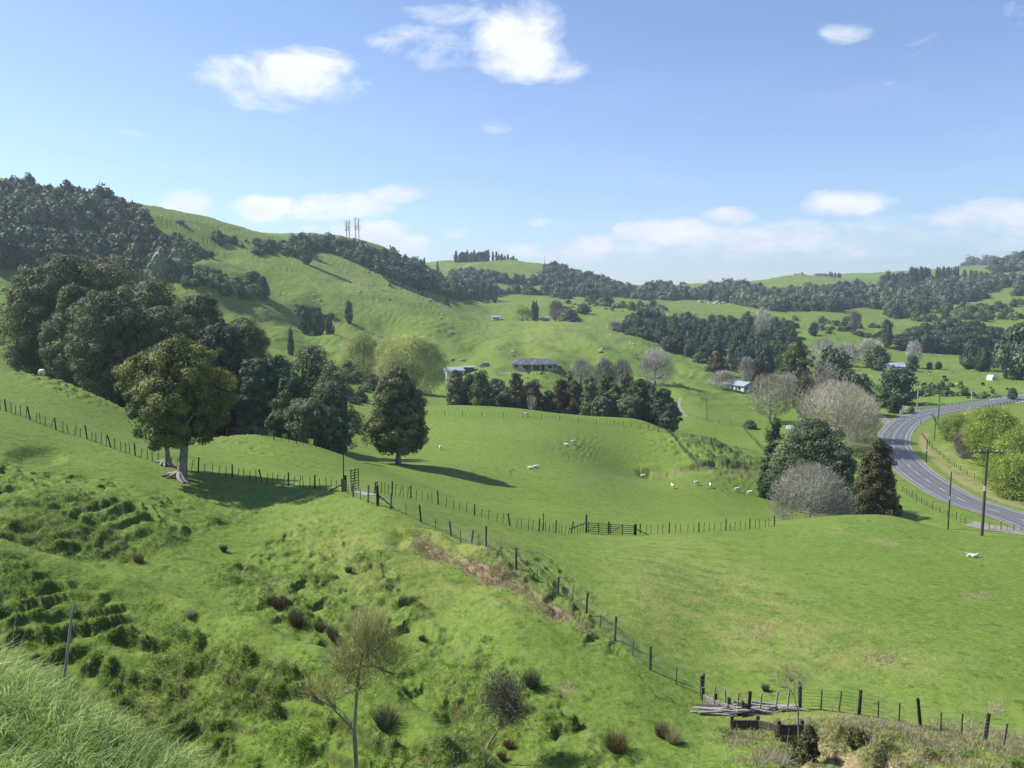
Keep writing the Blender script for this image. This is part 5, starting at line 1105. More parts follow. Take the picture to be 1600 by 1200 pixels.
# ---------------------------------------------------------------- fences
def box_geo(g, c, s, rz=0.0, t=.5, taper=1.0):
    x, y, z = s[0] / 2, s[1] / 2, s[2] / 2; ca, sa = math.cos(rz), math.sin(rz)
    V = []
    for k in (-1, 1):
        f = taper if k > 0 else 1
        for (i, j) in ((-1, -1), (1, -1), (1, 1), (-1, 1)): V.append((c[0] + (i * x * ca - j * y * sa) * f, c[1] + (i * x * sa + j * y * ca) * f, c[2] + k * z))
    g.add(V, [[0, 3, 2, 1], [4, 5, 6, 7], [0, 1, 5, 4], [1, 2, 6, 5], [2, 3, 7, 6], [3, 0, 4, 7]], t)
def post_mesh(r, h, key, nm, square=False):
    g = Geo()
    if square: box_geo(g, (0, 0, h / 2 - .2), (r * 2, r * 2, h + .4))
    else:
        tube(g, [(0, 0, -.4), (0, 0, h * .5), (0, 0, h), (0, 0, h + .005)], np.array([r * 1.05, r, r * .95, .001]), 7)
    return g.mesh(nm, [M[key]], False)
PM = {(k, t): post_mesh(*v) for (k, t), v in {('post', 'd'): (.065, 1.2, 'timber_dark', 'fence_post'), ('batten', 'd'): (.022, 1.0, 'timber_dark', 'batten', True), ('post', 't'): (.07, 1.2, 'timber', 'fence_post'), ('batten', 't'): (.022, 1.0, 'timber', 'batten', True),
      ('post', 'p'): (.07, 1.2, 'timber_pale', 'fence_post'), ('batten', 'p'): (.025, 1.0, 'timber_pale', 'batten', True)}.items()}
def path3(pts):
    P = [np.array(hit(*p)) for p in pts]; return np.array(P)
def polyline(P, step):
    d = np.concatenate([[0], np.cumsum(np.linalg.norm(np.diff(P[:, :2], axis=0), axis=1))]); n = max(1, int(round(d[-1] / step))); s = np.linspace(0, d[-1], n + 1)
    return np.column_stack([np.interp(s, d, P[:, k]) for k in range(2)])
def fence(pts, label, step=3.5, nb=3, tone='d', bt=None, h=1.0, lean=.10, wires=4, P=None, wr=.006, thick=1.0, cat='fence', group=None, bh=1.0):
    P = path3(pts) if P is None else P; q = polyline(P, step); rl = random.Random(len(label) * 7 + int(P[0, 0])); c = q[len(q) // 2]; root = empty('fence', (c[0], c[1], ground(*c)), label, cat, group); rx, ry, rz_ = root.location
    pos = []
    for i, (x, y) in enumerate(q):
        o = put('post', PM[('post', tone)], root, (x - rx, y - ry, ground(x, y) - rz_)); o.scale = (thick, thick, h * rl.uniform(.88, 1.15)); o.rotation_euler = (rl.gauss(0, lean * .5), rl.gauss(lean * .6, lean * .5), rl.uniform(0, 3)); pos.append((x, y))
        if i + 1 < len(q):
            for k in range(nb):
                t = (k + 1) / (nb + 1) + rl.uniform(-.03, .03); bx = x + (q[i + 1][0] - x) * t; by = y + (q[i + 1][1] - y) * t
                o = put('batten', PM[('batten', bt or tone)], root, (bx - rx, by - ry, ground(bx, by) - rz_)); o.scale = (thick, thick, h * bh * rl.uniform(.85, 1.1)); o.rotation_euler = (rl.gauss(0, lean * .4), rl.gauss(lean * .4, lean * .5), 0)
    fine = polyline(P, min(step / 3, 1.2)); zs = np.array([ground(x, y) for x, y in fine])
    for w in range(wires):
        g = Geo(); hh = (.18 + .82 * w / max(1, wires - 1)) * h; tube(g, np.column_stack([fine[:, 0] - rx, fine[:, 1] - ry, zs + hh - rz_]), wr, 3); put('wire', g.mesh('wire', [M['wire']]), root)
    return root
fence([(-40,631,55,95),(0,640,55,95),(20,645,55,95),(75,668,55,92),(125,682,55,92),(175,700,55,92),(222,716,55,90),(262,727,55,85),(325,740,55,85),(375,748,55,82),(423,755,55,80),(475,762,55,78),(535,768,55,72)], 'long leaning batten fence running behind the near olive tree down to the corner post', 3.3, 4, 'd', lean=.16)
fence([(535,768,55,72),(560,780,54,72),(590,790,50,70),(628,803,48,66),(673,822,47,62),(722,845,46,60),(768,868,45,56),(820,895,43,54),(875,930,40,52),(925,968,40,50),(983,1022,36,48),(1023,1052,35,45),(1060,1073,34,43),(1097,1090,33,42)], 'post and wire fence running diagonally down the bank above the eroded earth', 2.9, 1, 't', lean=.10, wires=6, wr=.008, bh=.85)
fence([(585,772,58,82),(630,776,58,84),(670,784,58,86),(725,800,60,86),(780,817,60,88),(830,830,64,92),(915,832,70,96)], 'batten fence curving right from the corner towards the double gate', 3.6, 4, 'd', lean=.12)
fence([(1000,834,72,96),(1050,833,72,98),(1110,831,72,98),(1160,827,72,100),(1210,822,72,102)], 'straight batten fence right of the double gate, climbing onto the near hill', 3.4, 4, 'd', lean=.03)
fence([(355,668,86,112),(395,678,88,114),(430,688,88,114),(480,697,88,115),(540,700,88,115)], 'fence along the gully trees ending at the tall thin pole', 2.6, 2, 'd', lean=.06)
fence([(1097,1092,33,42),(1165,1116,31,40),(1250,1108,31,42)], 'three heavy posts with thin stakes rising over the stacked boards', 3.0, 3, 'd', bt='p', lean=.12, wires=5, thick=1.3)
fence([(1250,1108,31,42),(1310,1112,31,40),(1368,1120,30,39),(1438,1137,29,37),(1535,1162,27,35),(1640,1186,26,34)], 'post and wire fence with white stakes at the lower right', 2.75, 2, 'd', bt='t', lean=.10, wires=6, wr=.007, thick=1.2)
fence([(668,648,180,225),(740,652,180,222),(800,653,175,222),(860,655,175,222),(900,659,170,222),(960,664,170,220)], 'straight fence along the top of the middle field in front of the native row', 5.2, 4, 'd', lean=.02, wires=2)
fence([(960,664,170,222),(1000,668,165,222),(1040,676,165,220),(1080,685,165,220),(1120,697,165,220),(1150,712,160,215),(1172,728,150,205)], 'fence continuing down the crest of the scarp', 2.4, 1, 't', lean=.1, wires=2)
fence([(1044,676,165,215),(1060,694,160,210),(1075,712,160,205),(1090,734,155,200)], 'pale close batten fence running straight down the field to the scarp foot', 1.6, 2, 't', lean=.06, wires=2)
fence([(1090,736,155,200),(1120,733,150,200),(1150,730,150,200),(1185,726,150,200)], 'close batten fence along the foot of the scarp', 1.4, 2, 't', lean=.04, wires=3)
fence([(-20,505,140,230),(8,518,140,230),(30,540,130,220)], 'short fence at the upper left beside the grove', 4.5, 2, 'd', lean=.05, wires=2)
for pts, lab, st, nb, tn in [
    ([(1410,768,140,175),(1430,780,138,172),(1455,795,135,165),(1480,806,132,160),(1508,817,128,156)], 'low post and rail fence beside the near stretch of road', 2.2, 1, 't'),
    ([(1605,830,118,140),(1570,828,118,140),(1545,828,118,140)], 'small fence on the gravel apron at the right edge', 2.2, 1, 't'),
    ([(1600,790,130,190),(1560,770,140,200),(1520,748,150,210),(1480,722,160,220),(1455,700,180,240),(1440,680,200,260)], 'sagging fence in the dry grass on the outside of the road bend', 4.5, 2, 'd'),
    ([(1385,700,180,235),(1372,690,190,240),(1365,680,200,260),(1378,668,210,270)], 'fence along the inside of the road bend below the tan tree', 4, 2, 't'),
    ([(1456,650,225,270),(1480,692,190,230),(1500,696,190,232)], 'short railing in the road meadow beside the smallest willow', 2.5, 1, 't'),
    ([(1066,648,230,300),(1090,655,230,300),(1120,661,225,290),(1160,667,220,290)], 'pale fence along the bottom of the white tracked paddock', 3.6, 3, 't'),
    ([(1104,622,280,360),(1104,640,255,330),(1104,657,235,300)], 'thin fence dividing the paddock straight downhill', 4, 2, 't'),
    ([(1052,600,300,390),(1075,610,300,380),(1100,617,300,380),(1150,613,320,390),(1180,611,320,390)], 'dark hedge fence in front of the weatherboard house', 2.6, 3, 'd'),
    ([(1160,668,220,280),(1180,690,200,260),(1200,712,180,230)], 'fence falling from the paddock corner to the dark trees', 3.4, 2, 't'),
    ([(928,512,430,620),(945,530,400,560),(960,548,370,520),(970,560,350,470)], 'straight fence running down the smooth spur', 6, 1, 't'),
    ([(720,583,310,380),(760,584,310,380),(800,585,310,370),(850,587,310,370),(890,586,310,370)], 'fence in front of the hip roofed house and its sheds', 4, 1, 'd'),
    ([(590,585,240,330),(640,596,230,320),(690,605,230,320)], 'faint fence along the knoll below the willows', 5, 1, 'd'),
    ([(1600,600,330,420),(1560,592,350,440),(1520,583,380,470),(1480,578,400,500)], 'fence across the far flat by the round roofed barn', 8, 1, 't'),
    ([(1345,645,225,290),(1370,664,215,270),(1352,688,195,240)], 'fence left of the farm drive', 3.4, 2, 't')]:
    fence(pts, lab, st, nb, tn, lean=.05, wires=2, wr=.012)

# double gate, corner works, tall leaning gate pole
def gate(p0, p1, label, h=1.05, bars=5, key='timber_dark'):
    p0 = np.array(p0); p1 = np.array(p1); c = (p0 + p1) / 2; L_ = np.linalg.norm((p1 - p0)[:2]); rz = math.atan2(p1[1] - p0[1], p1[0] - p0[0]); sl = (p1[2] - p0[2]) / L_
    root = empty('farm_gate', c, label, 'gate', 'gates of the double gateway' if 'double' in label else None, rz)
    for k in range(bars):
        g = Geo(); z = .15 + (h - .15) * k / (bars - 1); tube(g, [(-L_ / 2, 0, z - sl * L_ / 2), (L_ / 2, 0, z + sl * L_ / 2)], .035, 5); put('rail', g.mesh('rail', [M[key]]), root)
    for x in (-.49, 0, .49):
        g = Geo(); box_geo(g, (x * L_, -.05, h / 2 + .05 + sl * x * L_), (.08, .04, h + .1)); put('upright', g.mesh('upright', [M[key]]), root)
    g = Geo(); tube(g, [(-L_ * .48, -.09, .15 - sl * L_ / 2), (0, -.09, h)], .03, 4); put('brace', g.mesh('brace', [M[key]]), root)
def strainer(p, h, label, key='timber_dark', r=.10, lean=(0, 0), stay=None):
    root = empty('strainer_post', p, label, 'post'); g = Geo(); tube(g, [(0, 0, -.4), (lean[0] * .5, lean[1] * .5, h * .5), (lean[0], lean[1], h), (lean[0], lean[1], h + .01)], np.array([r * 1.05, r, r * .95, .001]), 8); put('post_shaft', g.mesh('post_shaft', [M[key]]), root)
    if stay is not None:
        gz = ground(p[0] + stay[0], p[1] + stay[1]) - p[2]; g = Geo(); tube(g, [(0, 0, h * .55), (stay[0], stay[1], gz + .05)], .055, 5); put('stay', g.mesh('stay', [M[key]]), root)
ga, gb, gc = hit(916, 832, 70, 96), hit(951, 834, 70, 96), hit(993, 836, 70, 96)
gate(ga + Vector((.15, 0, 0)), gb, 'left leaf of the double gateway between the tall post and the middle post'); gate(gb + Vector((.15, 0, 0)), gc - Vector((.15, 0, 0)), 'right leaf of the double gateway beside the braced post')
strainer(ga, 1.95, 'tall dark post at the left of the double gateway', stay=(-1.8, -.1)); strainer(gb, 1.35, 'middle post between the two gate leaves'); strainer(gc, 1.25, 'braced post at the right of the double gateway', r=.13, stay=(1.4, -.1))
cp = hit(540, 768, 55, 74); strainer(cp, 1.35, 'thick corner post where the diagonal fence begins', r=.12, stay=(-1.3, 0))
strainer(hit(537, 768, 55, 76), 3.9, 'tall thin leaning pole at the fence corner', r=.05, lean=(.05, 0))
strainer(hit(590, 790, 50, 70), 1.55, 'heavy dark post with a stay on the diagonal fence', r=.11, stay=(1.25, -.35))
strainer(hit(849, 829, 66, 92), 1.75, 'single taller post in the fence left of the double gateway', r=.045)
ge = hit(548, 768, 55, 80); gate((ge.x, ge.y, ge.z), (ge.x + .25, ge.y + 2.0, ground(ge.x + .25, ge.y + 2.0)), 'open narrow gate seen edge on by the corner pole', 1.75, 8)

# stacked boards and the old board wall near the lower fence
def plank_pile():
    p = hit(1175, 1113, 31, 42); root = empty('board_pile', p, 'untidy stack of silvery boards lying against the fence', 'timber pile'); rl = random.Random(4)
    for i in range(34):
        L_ = rl.uniform(1.0, 2.8); x = rl.uniform(-2.1, 1.9); y = rl.uniform(-.35, .55); z = ground(p.x + x, p.y + y) - p.z + .05 + (.30 * (1 - abs(x) / 2.4)) * rl.random(); g = Geo(); a = rl.gauss(0.02, .14); s_ = rl.gauss(-.03, .06)
        d = np.array([math.cos(a), math.sin(a), s_]) * L_ / 2; w = np.array([-math.sin(a), math.cos(a), 0]) * rl.uniform(.035, .08); u = np.array([0, 0, rl.uniform(.02, .045)])
        V = [-d - w - u, d - w - u, d + w - u, -d + w - u, -d - w + u, d - w + u, d + w + u, -d + w + u]; g.add(V, [[0, 3, 2, 1], [4, 5, 6, 7], [0, 1, 5, 4], [1, 2, 6, 5], [2, 3, 7, 6], [3, 0, 4, 7]], .5)
        put('board', g.mesh('board', [M['timber_pale'] if i % 5 else M['timber']]), root, (x, y, z))
def board_wall(pts, label, key, hgt_=.42, step=1.1, rails=3):
    P = path3(pts); q = polyline(P, step); c = q[0]; root = empty('board_wall', (c[0], c[1], ground(*c)), label, 'board wall'); o3 = np.array(root.location)
    for i, (x, y) in enumerate(q):
        g = Geo(); box_geo(g, (0, 0, .2), (.14, .14, .95)); o = put('post', g.mesh('wall_post', [M['timber']]), root, (x - o3[0], y - o3[1], ground(x, y) - o3[2]))
    for k in range(rails):
        for i in range(len(q) - 1):
            a = np.array([*q[i], ground(*q[i]) + .10 + k * hgt_ / rails]) - o3; b = np.array([*q[i + 1], ground(*q[i + 1]) + .10 + k * hgt_ / rails]) - o3; u = np.array([0, 0, hgt_ / rails * .42]); n_ = np.array([0, -.03, 0]); off = np.array([0, -.09, 0])
            V = [a - u + n_ + off, b - u + n_ + off, b - u - n_ + off, a - u - n_ + off, a + u + n_ + off, b + u + n_ + off, b + u - n_ + off, a + u - n_ + off]; g = Geo(); g.add(V, [[0, 3, 2, 1], [4, 5, 6, 7], [0, 1, 5, 4], [1, 2, 6, 5], [2, 3, 7, 6], [3, 0, 4, 7]], .5); put('board', g.mesh('wall_board', [M[key]]), root)
plank_pile()
board_wall([(1098,1094,33,41),(1125,1106,32,40),(1160,1116,31,39)], 'leaning low board wall at the left of the stacked boards', 'timber_pale', .35, .8, 2)
board_wall([(1143,1140,29,37),(1190,1140,29,37),(1215,1148,29,37),(1252,1147,29,37)], 'old grey board wall below the stacked boards', 'timber', .5, 1.1, 3)
def dead_branch(px, row, y0, y1, lab, seed, n=9, L_=1.3):
    p = hit(px, row, y0, y1); rng = np.random.default_rng(seed); g = Geo(); b = rng.uniform(-.3, .3)
    for i in range(n):
        a = np.array([rng.normal(0, .35) + b, rng.normal(0, .25), 1.0]); a /= np.linalg.norm(a); t = L_ * rng.uniform(.4, 1); tube(g, [np.array([0, 0, -.1]), a * t * .5 + rng.normal(size=3) * .04, a * t], np.array([.018, .012, .004]), 4)
    o = put('dead_branch', g.mesh('dead_branch', [M['bark_pale']]), None, p); tag(o, lab, 'branch')
dead_branch(1184, 1205, 26, 34, 'fan of grey dead branches at the bottom edge', 5); dead_branch(1222, 1200, 26, 34, 'tall thin dead branches below the old board wall', 6, 7, 1.7); dead_branch(1205, 1190, 27, 35, 'short dead branches beside the fan', 8, 5, .9)

# ---------------------------------------------------------------- poles
def pole(px, Y, top, label, key='timber', r=.14, arms=1, span=2.3, turn=0.0, plate=True):
    p = spot(px, Y); H = hgt(px, Y, top, p); root = empty('utility_pole', p, label, 'utility pole', None, turn)
    g = Geo(); tube(g, [(0, 0, -.5), (0, 0, H * .5), (0, 0, H), (0, 0, H + .01)], np.array([r, r * .86, r * .72, .001]), 10); put('shaft', g.mesh('pole_shaft', [M[key]], False), root)
    for a in range(arms):
        g = Geo(); box_geo(g, (0, -r, H - .35 - a * .8), (span, .10, .12)); ar = put('crossarm', g.mesh('crossarm', [M['timber']]), root)
        for x in (-.46, -.28, .28, .46):
            g = Geo(); tube(g, [(x * span, -r, H - .3 - a * .8), (x * span, -r, H - .14 - a * .8)], np.array([.05, .06]), 6); put('insulator', g.mesh('insulator', [M['white']]), ar)
    if plate:
        g = Geo(); tube(g, [(0, 0, H * .52), (0, 0, H * .58)], r * .95, 10); put('metal_band', g.mesh('metal_band', [M['galv']]), root)
pole(1534, 86, 701, 'tallest wooden pole with a crossarm standing on the near hill', r=.17, span=3.2)
pole(1481, 136, 737, 'second wooden pole at the road edge just behind the near hill', r=.15, arms=0)
pole(1447, 191, 687, 'short thin pole outside the road bend', 'timber_dark', .13, 0)
pole(1460, 220, 655, 'thin pole left of the smallest willow', 'timber_dark', .12, 0, plate=False)
pole(1466, 256, 609, 'tall pole with crossarms behind the road bend', 'timber', .17, 2, 2.6)
pole(1433, 289, 605, 'pale pole at the mouth of the side road', 'concrete', .20, 1, 2.0)
pole(1518, 303, 607, 'far pole beside the straight road above the willows', 'concrete', .17, 1, 2.0)
for px, Y, top, lab in [(864,356,565,'thin pole left of the hip roofed house'),(1250,420,548,'faint pole among the farm trees'),(851,1170,398,'tiny mast on the slope right of the hilltop line')]:
    pole(px, Y, top, lab, 'timber', .12 if Y < 1000 else .3, 0, plate=False)

# ---------------------------------------------------------------- buildings
M['roof_dark'] = plain('slate_roof', (.125, .13, .15), (.095, .10, .12), .6, 1.2); M['roof_blue'] = plain('pale_iron_roof', (.34, .39, .46), (.28, .33, .40), .45, 1); M['wall_cream'] = plain('cream_wall', (.52, .48, .42), (.46, .42, .37), .8, 1)
M['wall_white'] = plain('white_weatherboard', (.62, .66, .70), (.54, .58, .62), .7, 1); M['wall_teal'] = plain('teal_wall', (.16, .34, .42), (.13, .29, .36), .7, 1); M['glass'] = plain('dark_glass', (.030, .036, .045), (.02, .025, .03), .15, 1, spec=.8); M['door'] = plain('dark_garage_door', (.09, .08, .08), (.06, .055, .055), .6, 1)
def roof_geo(g, L_, W, z, rise, hip=True, ov=.5, c=(0, 0), rz=0.0):
    l, w = L_ / 2 + ov, W / 2 + ov; hl = max(l - w, .01) if hip else l; ca, sa = math.cos(rz), math.sin(rz)
    def T(x, y, zz): return (c[0] + x * ca - y * sa, c[1] + x * sa + y * ca, zz)
    V = [T(-l, -w, z), T(l, -w, z), T(l, w, z), T(-l, w, z), T(-hl, 0, z + rise), T(hl, 0, z + rise), T(-l, -w, z - .15), T(l, -w, z - .15), T(l, w, z - .15), T(-l, w, z - .15)]
    g.add(V, [[0, 1, 5, 4], [2, 3, 4, 5], [6, 7, 1, 0], [7, 8, 2, 1], [8, 9, 3, 2], [9, 6, 0, 3], [6, 9, 8, 7]], .5)
    m_ = len(V); g.add([V[0], V[3], V[4], ((V[3][0] + V[4][0]) / 2, (V[3][1] + V[4][1]) / 2, (V[3][2] + V[4][2]) / 2), V[1], V[2], V[5], ((V[2][0] + V[5][0]) / 2, (V[2][1] + V[5][1]) / 2, (V[2][2] + V[5][2]) / 2)], [[0, 2, 3, 1], [4, 5, 7, 6]], .5)
def house(px, Y, label, L_, W, hw, rise, rz, wall, roof, wins=(), doors=(), wings=(), hip=True, chimney=None, cat='house', name='house', garages=(), up=0, endw=False):
    p = spot(px, Y); p.z = min(ground(p.x + dx, p.y + dy) for dx in (-L_ / 3, L_ / 3) for dy in (-W / 3, W / 3)) + up; root = empty(name, p, label, cat, None, rz)
    g = Geo(); box_geo(g, (0, 0, hw / 2 - .5), (L_, W, hw + 1)); 
    for (x, w, d, ph) in wings: box_geo(g, (x, -W / 2 - d / 2 + .1, hw / 2 - .51), (w, d + .2, hw + .98))
    put('wall', g.mesh('wall', [M[wall]]), root)
    g = Geo(); roof_geo(g, L_, W, hw, rise, hip)
    for (x, w, d, ph) in wings: roof_geo(g, d + W * .8, w, hw + .004, rise * ph, hip, .45, (x, -W / 2 - d / 2 + W * .3), math.pi / 2)
    r = put('roof', g.mesh('roof', [M[roof]]), root)
    if chimney:
        g = Geo(); box_geo(g, (chimney[0], chimney[1], hw + rise * .8), (.8, .8, 1.6)); put('chimney', g.mesh('chimney', [M['concrete']]), r)
    def face(nm, x, yf, w, h, z, key, fr=True):
        g = Geo(); box_geo(g, (x, yf - .03, z), (w, .08, h)); o = put(nm, g.mesh(nm, [M[key]]), root)
        if fr:
            g = Geo(); box_geo(g, (x, yf - .05, z + h / 2 + .04), (w + .12, .1, .08)); box_geo(g, (x, yf - .05, z - h / 2 - .04), (w + .12, .1, .08)); put('frame', g.mesh('frame', [M['white']]), o)
    for (x, d, w, h, z) in wins: face('window', x, -W / 2 - d, w, h, z, 'glass')
    for (x, d, w) in doors: face('door', x, -W / 2 - d, w, 2.05, 1.05, 'door', False)
    for (x, d, w) in garages: face('garage_door', x, -W / 2 - d, w, 2.2, 1.1, 'door', False)
    if endw:
        for yy in (-1.9, 1.7):
            g = Geo(); box_geo(g, (L_ / 2 + .03, yy, 1.5), (.08, 1.5, 1.1)); put('window', g.mesh('window', [M['glass']]), root)
    return root
house(835, 352, 'long cream house with a grey hipped roof of several wings on the far lawn', 19.5, 8, 2.5, 2.1, .0, 'wall_cream', 'roof_dark', [(-8,0,1.6,1.2,1.5),(-4.6,2.45,1.2,1.2,1.5),(8.6,0,1.2,1.3,1.4),(6.6,1.45,1.5,1.3,1.4)], [(3.6,0,1.1)], [(-4.2,4.6,2.4,.8),(.6,4.2,3.4,.8),(6.2,4.0,1.4,.7)], True, (-1.5, 0), garages=[(.6,3.45,3.0),(-3.2,2.45,1.8)])
house(710, 352, 'white shed with a pale blue iron roof right of the large willow', 7.8, 6.5, 2.9, 1.3, .25, 'wall_white', 'roof_blue', [(2,0,1.2,.9,1.6)], [(-1,0,1.0)], (), False, cat='shed', name='shed', up=.5)
house(733, 352, 'small open fronted shed with a pale flat roof beside the white shed', 4.4, 3.4, 2.3, .4, .05, 'timber' if False else 'door', 'roof_blue', [], [], (), False, cat='shed', name='shed', garages=[(.4,0,2.6)], up=.4)
house(952, 330, 'low dark open shed under the purplish bare trees', 9.5, 5, 2.0, .5, -.08, 'door', 'roof_dark', [], [], (), False, cat='shed', name='shed', garages=[(0,0,7)])
house(1156, 362, 'pale blue weatherboard house with a low gabled roof above the paddock', 11, 7.5, 2.7, 1.6, -1.0, 'wall_white', 'roof_blue', [(-3.6,0,1.3,1.1,1.5),(-1,0,1.1,1.1,1.5),(3,0,1.6,1.2,1.5)], [(1.2,0,.95)], (), False, endw=True)
house(775, 640, 'tiny pale blue cottage on the far terrace', 6.5, 4.5, 2.4, 1.2, .1, 'wall_white', 'roof_blue', [(-1,0,1,.9,1.4)], [(1,0,.9)], (), False, name='cottage', cat='cottage')
house(853, 640, 'tiny teal cottage behind the dark shrubs on the far terrace', 6.0, 5, 2.6, 1.2, -.1, 'wall_teal', 'roof_blue', [(-1,0,1,.9,1.4)], [(1,0,.9)], (), False, name='cottage', cat='cottage')
house(835, 650, 'dark roofed hut left of the teal cottage', 5.0, 4, 2.3, .9, -.1, 'door', 'roof_dark', [], [(0,0,.9)], (), False, name='hut', cat='hut')
house(1396, 455, 'white far cottage partly behind trees at the left of the flat', 10, 6, 2.4, 1.2, .1, 'wall_white', 'roof_blue', [(-2,0,1.2,1,1.4)], [(1.5,0,.9)], (), False, name='cottage', cat='cottage')
house(1412, 450, 'lower white roofed cottage right of its neighbour on the flat', 8, 5, 2.1, .8, -.1, 'wall_white', 'roof_blue', [(2,0,1.2,1,1.3)], [(-1.5,0,.9)], (), False, name='cottage', cat='cottage')
house(1283, 1440, 'long low grey house on the right skyline', 26, 10, 4, 2.0, 0, 'wall_cream', 'roof_dark', [(-6,0,5,1.5,2),(6,0,5,1.5,2)], [(0,0,1.2)], ())
house(1302, 232, 'pale roofed shed glimpsed under the largest tan tree', 5.2, 4, 2.1, .7, .1, 'wall_white', 'roof_blue', [], [(0,0,.9)], (), False, cat='shed', name='shed')
house(1243, 236, 'pale roofed shed glimpsed left of the largest tan tree', 4.6, 4, 2.1, .8, -.3, 'wall_white', 'roof_blue', [], [(0,0,.9)], (), False, cat='shed', name='shed')
def barn():
    p = spot(1550, 402); root = empty('round_roofed_barn', p, 'small half round iron barn alone on the far flat', 'barn', None, .15); g = Geo(); n = 12; a = np.linspace(0, np.pi, n); V = []
    for y in (-2, 2): V += [(math.cos(t) * 1.55, y, .9 + math.sin(t) * 1.6) for t in a]
    i = np.arange(n - 1); g.add(V, np.stack([i, i + 1, i + 1 + n, i + n], 1), .5); put('roof', g.mesh('barn_roof', [M['galv']], True), root)
    g = Geo(); box_geo(g, (1.5, 0, .3), (.08, 3.9, 1.4)); box_geo(g, (-1.5, 0, .3), (.08, 3.9, 1.4)); put('side_wall', g.mesh('barn_side', [M['white']]), root)
    g = Geo(); V = [(math.cos(t) * 1.5, -1.9, .9 + math.sin(t) * 1.55) for t in a] + [(0, -1.9, -.4), (0, -1.9, -.4)]; g.add(V, [[k, k + 1, n, n] for k in range(n - 1)], .5); g.add([(-1.46, -1.9, -.4), (1.46, -1.9, -.4), (1.46, -1.9, .9), (-1.46, -1.9, .9)], [[0, 1, 2, 3]], .5); put('front_wall', g.mesh('barn_front', [M['white']]), root)
barn()
def sign(px, Y, w, h, z, lab, key='white', legs=1):
    p = spot(px, Y); root = empty('road_sign', p, lab, 'sign'); g = Geo(); box_geo(g, (0, 0, z), (w, .05, h)); put('panel', g.mesh('sign_panel', [M[key]]), root)
    for x in ((0,) if legs == 1 else (-w * .4, w * .4)):
        g = Geo(); tube(g, [(x, .05, -.3), (x, .05, z)], .05, 5); put('leg', g.mesh('sign_leg', [M['galv']]), root)
sign(1438, 243, .75, 1.9, 1.5, 'narrow white board facing the road outside the bend')
sign(1454, 262, 1.0, .7, 1.2, 'white panel on legs beside the side road junction', legs=2)
sign(1408, 268, 1.2, 1.3, .8, 'white cabinet like board at the farm gate', legs=2)
sign(1449, 292, 1.4, .9, .9, 'pale panel behind the guard rail end', 'concrete', 2)
# guard rails, marker posts and the bridge
def guard(side, s0, s1, lab, h=.75):
    q = resample(RCf, s0, s1, 2.5); T, Nn = frames_of(q); P = q[:, :2] + Nn * side; c = P[len(P) // 2]; z0 = q[len(P) // 2, 2] + CZ; root = empty('guard_rail', (c[0], c[1], z0), lab, 'guard rail')
    for (x, y), z in zip(P, q[:, 2]): g = Geo(); box_geo(g, (0, 0, h / 2 - .2), (.14, .14, h + .4)); put('post', g.mesh('rail_post', [M['timber']]), root, (x - c[0], y - c[1], z + CZ - z0))
    g = Geo(); n = len(P)
    V = [];
    for (x, y), z, nn in zip(P, q[:, 2], Nn): 
        for (o, zz) in ((-.02, h - .32), (.03, h - .2), (-.02, h)): V.append((x - c[0] + nn[0] * (o - math.copysign(.1, side)), y - c[1] + nn[1] * (o - math.copysign(.1, side)), z + CZ - z0 + zz))
    i = np.arange(n * 3).reshape(n, 3); g.add(V, np.stack([i[:-1, :-1], i[1:, :-1], i[1:, 1:], i[:-1, 1:]], -1).reshape(-1, 4), .5); put('beam', g.mesh('guard_beam', [M['galv']]), root)
SR = lambda Y: float(np.interp(Y, RCf[:, 1], ds))
guard(4.9, SR(270), SR(345), 'guard rail along the far side of the straight road'); guard(-4.9, SR(287), SR(345), 'guard rail along the near side of the straight road')
for i, (Y, sd, lab) in enumerate([(283, -4.7, 'white marker post before the near guard rail'), (252, -4.8, 'white marker post inside the top of the bend'), (228, -4.8, 'white marker post outside the bend near the white board'), (262, 4.8, 'white marker post at the side road mouth')]):
    q = resample(RCf, SR(Y), SR(Y) + 2, 1.); T, Nn = frames_of(q); P = q[0, :2] + Nn[0] * sd; g = Geo(); box_geo(g, (0, 0, .4), (.12, .06, 1.1)); o = put('marker_post', g.mesh('marker_post', [M['white']]), None, (P[0], P[1], q[0, 2] + CZ)); tag(o, lab, 'marker post')
def bridge():
    q = resample(RCf, SR(300), SR(345), 2.); T, Nn = frames_of(q); c = q[len(q) // 2]; root = empty('road_bridge', (c[0], c[1], c[2] + CZ), 'concrete road bridge with a dark opening at the right edge', 'bridge')
    for side in (-1, 1):
        g = Geo(); V = []
        for p, nn in zip(q, Nn):
            for (o, z) in ((4.45, -.05), (5.3, -.05), (5.3, -.9), (4.45, -.9)): V.append((p[0] - c[0] + nn[0] * o * side, p[1] - c[1] + nn[1] * o * side, p[2] - c[2] + z))
        n = len(q); i = np.arange(n * 4).reshape(n, 4); j = np.roll(i, -1, 1); g.add(V, np.stack([i[:-1], j[:-1], j[1:], i[1:]], -1).reshape(-1, 4), .5); put('girder', g.mesh('girder', [M['concrete']]), root)
    for k in (len(q) // 3, 2 * len(q) // 3):
        g = Geo(); box_geo(g, (0, 0, -2.6), (.7, 8.5, 3.8), math.atan2(T[k][1], T[k][0])); put('pier', g.mesh('pier', [M['concrete']]), root, (q[k, 0] - c[0], q[k, 1] - c[1], q[k, 2] - c[2]))
bridge()
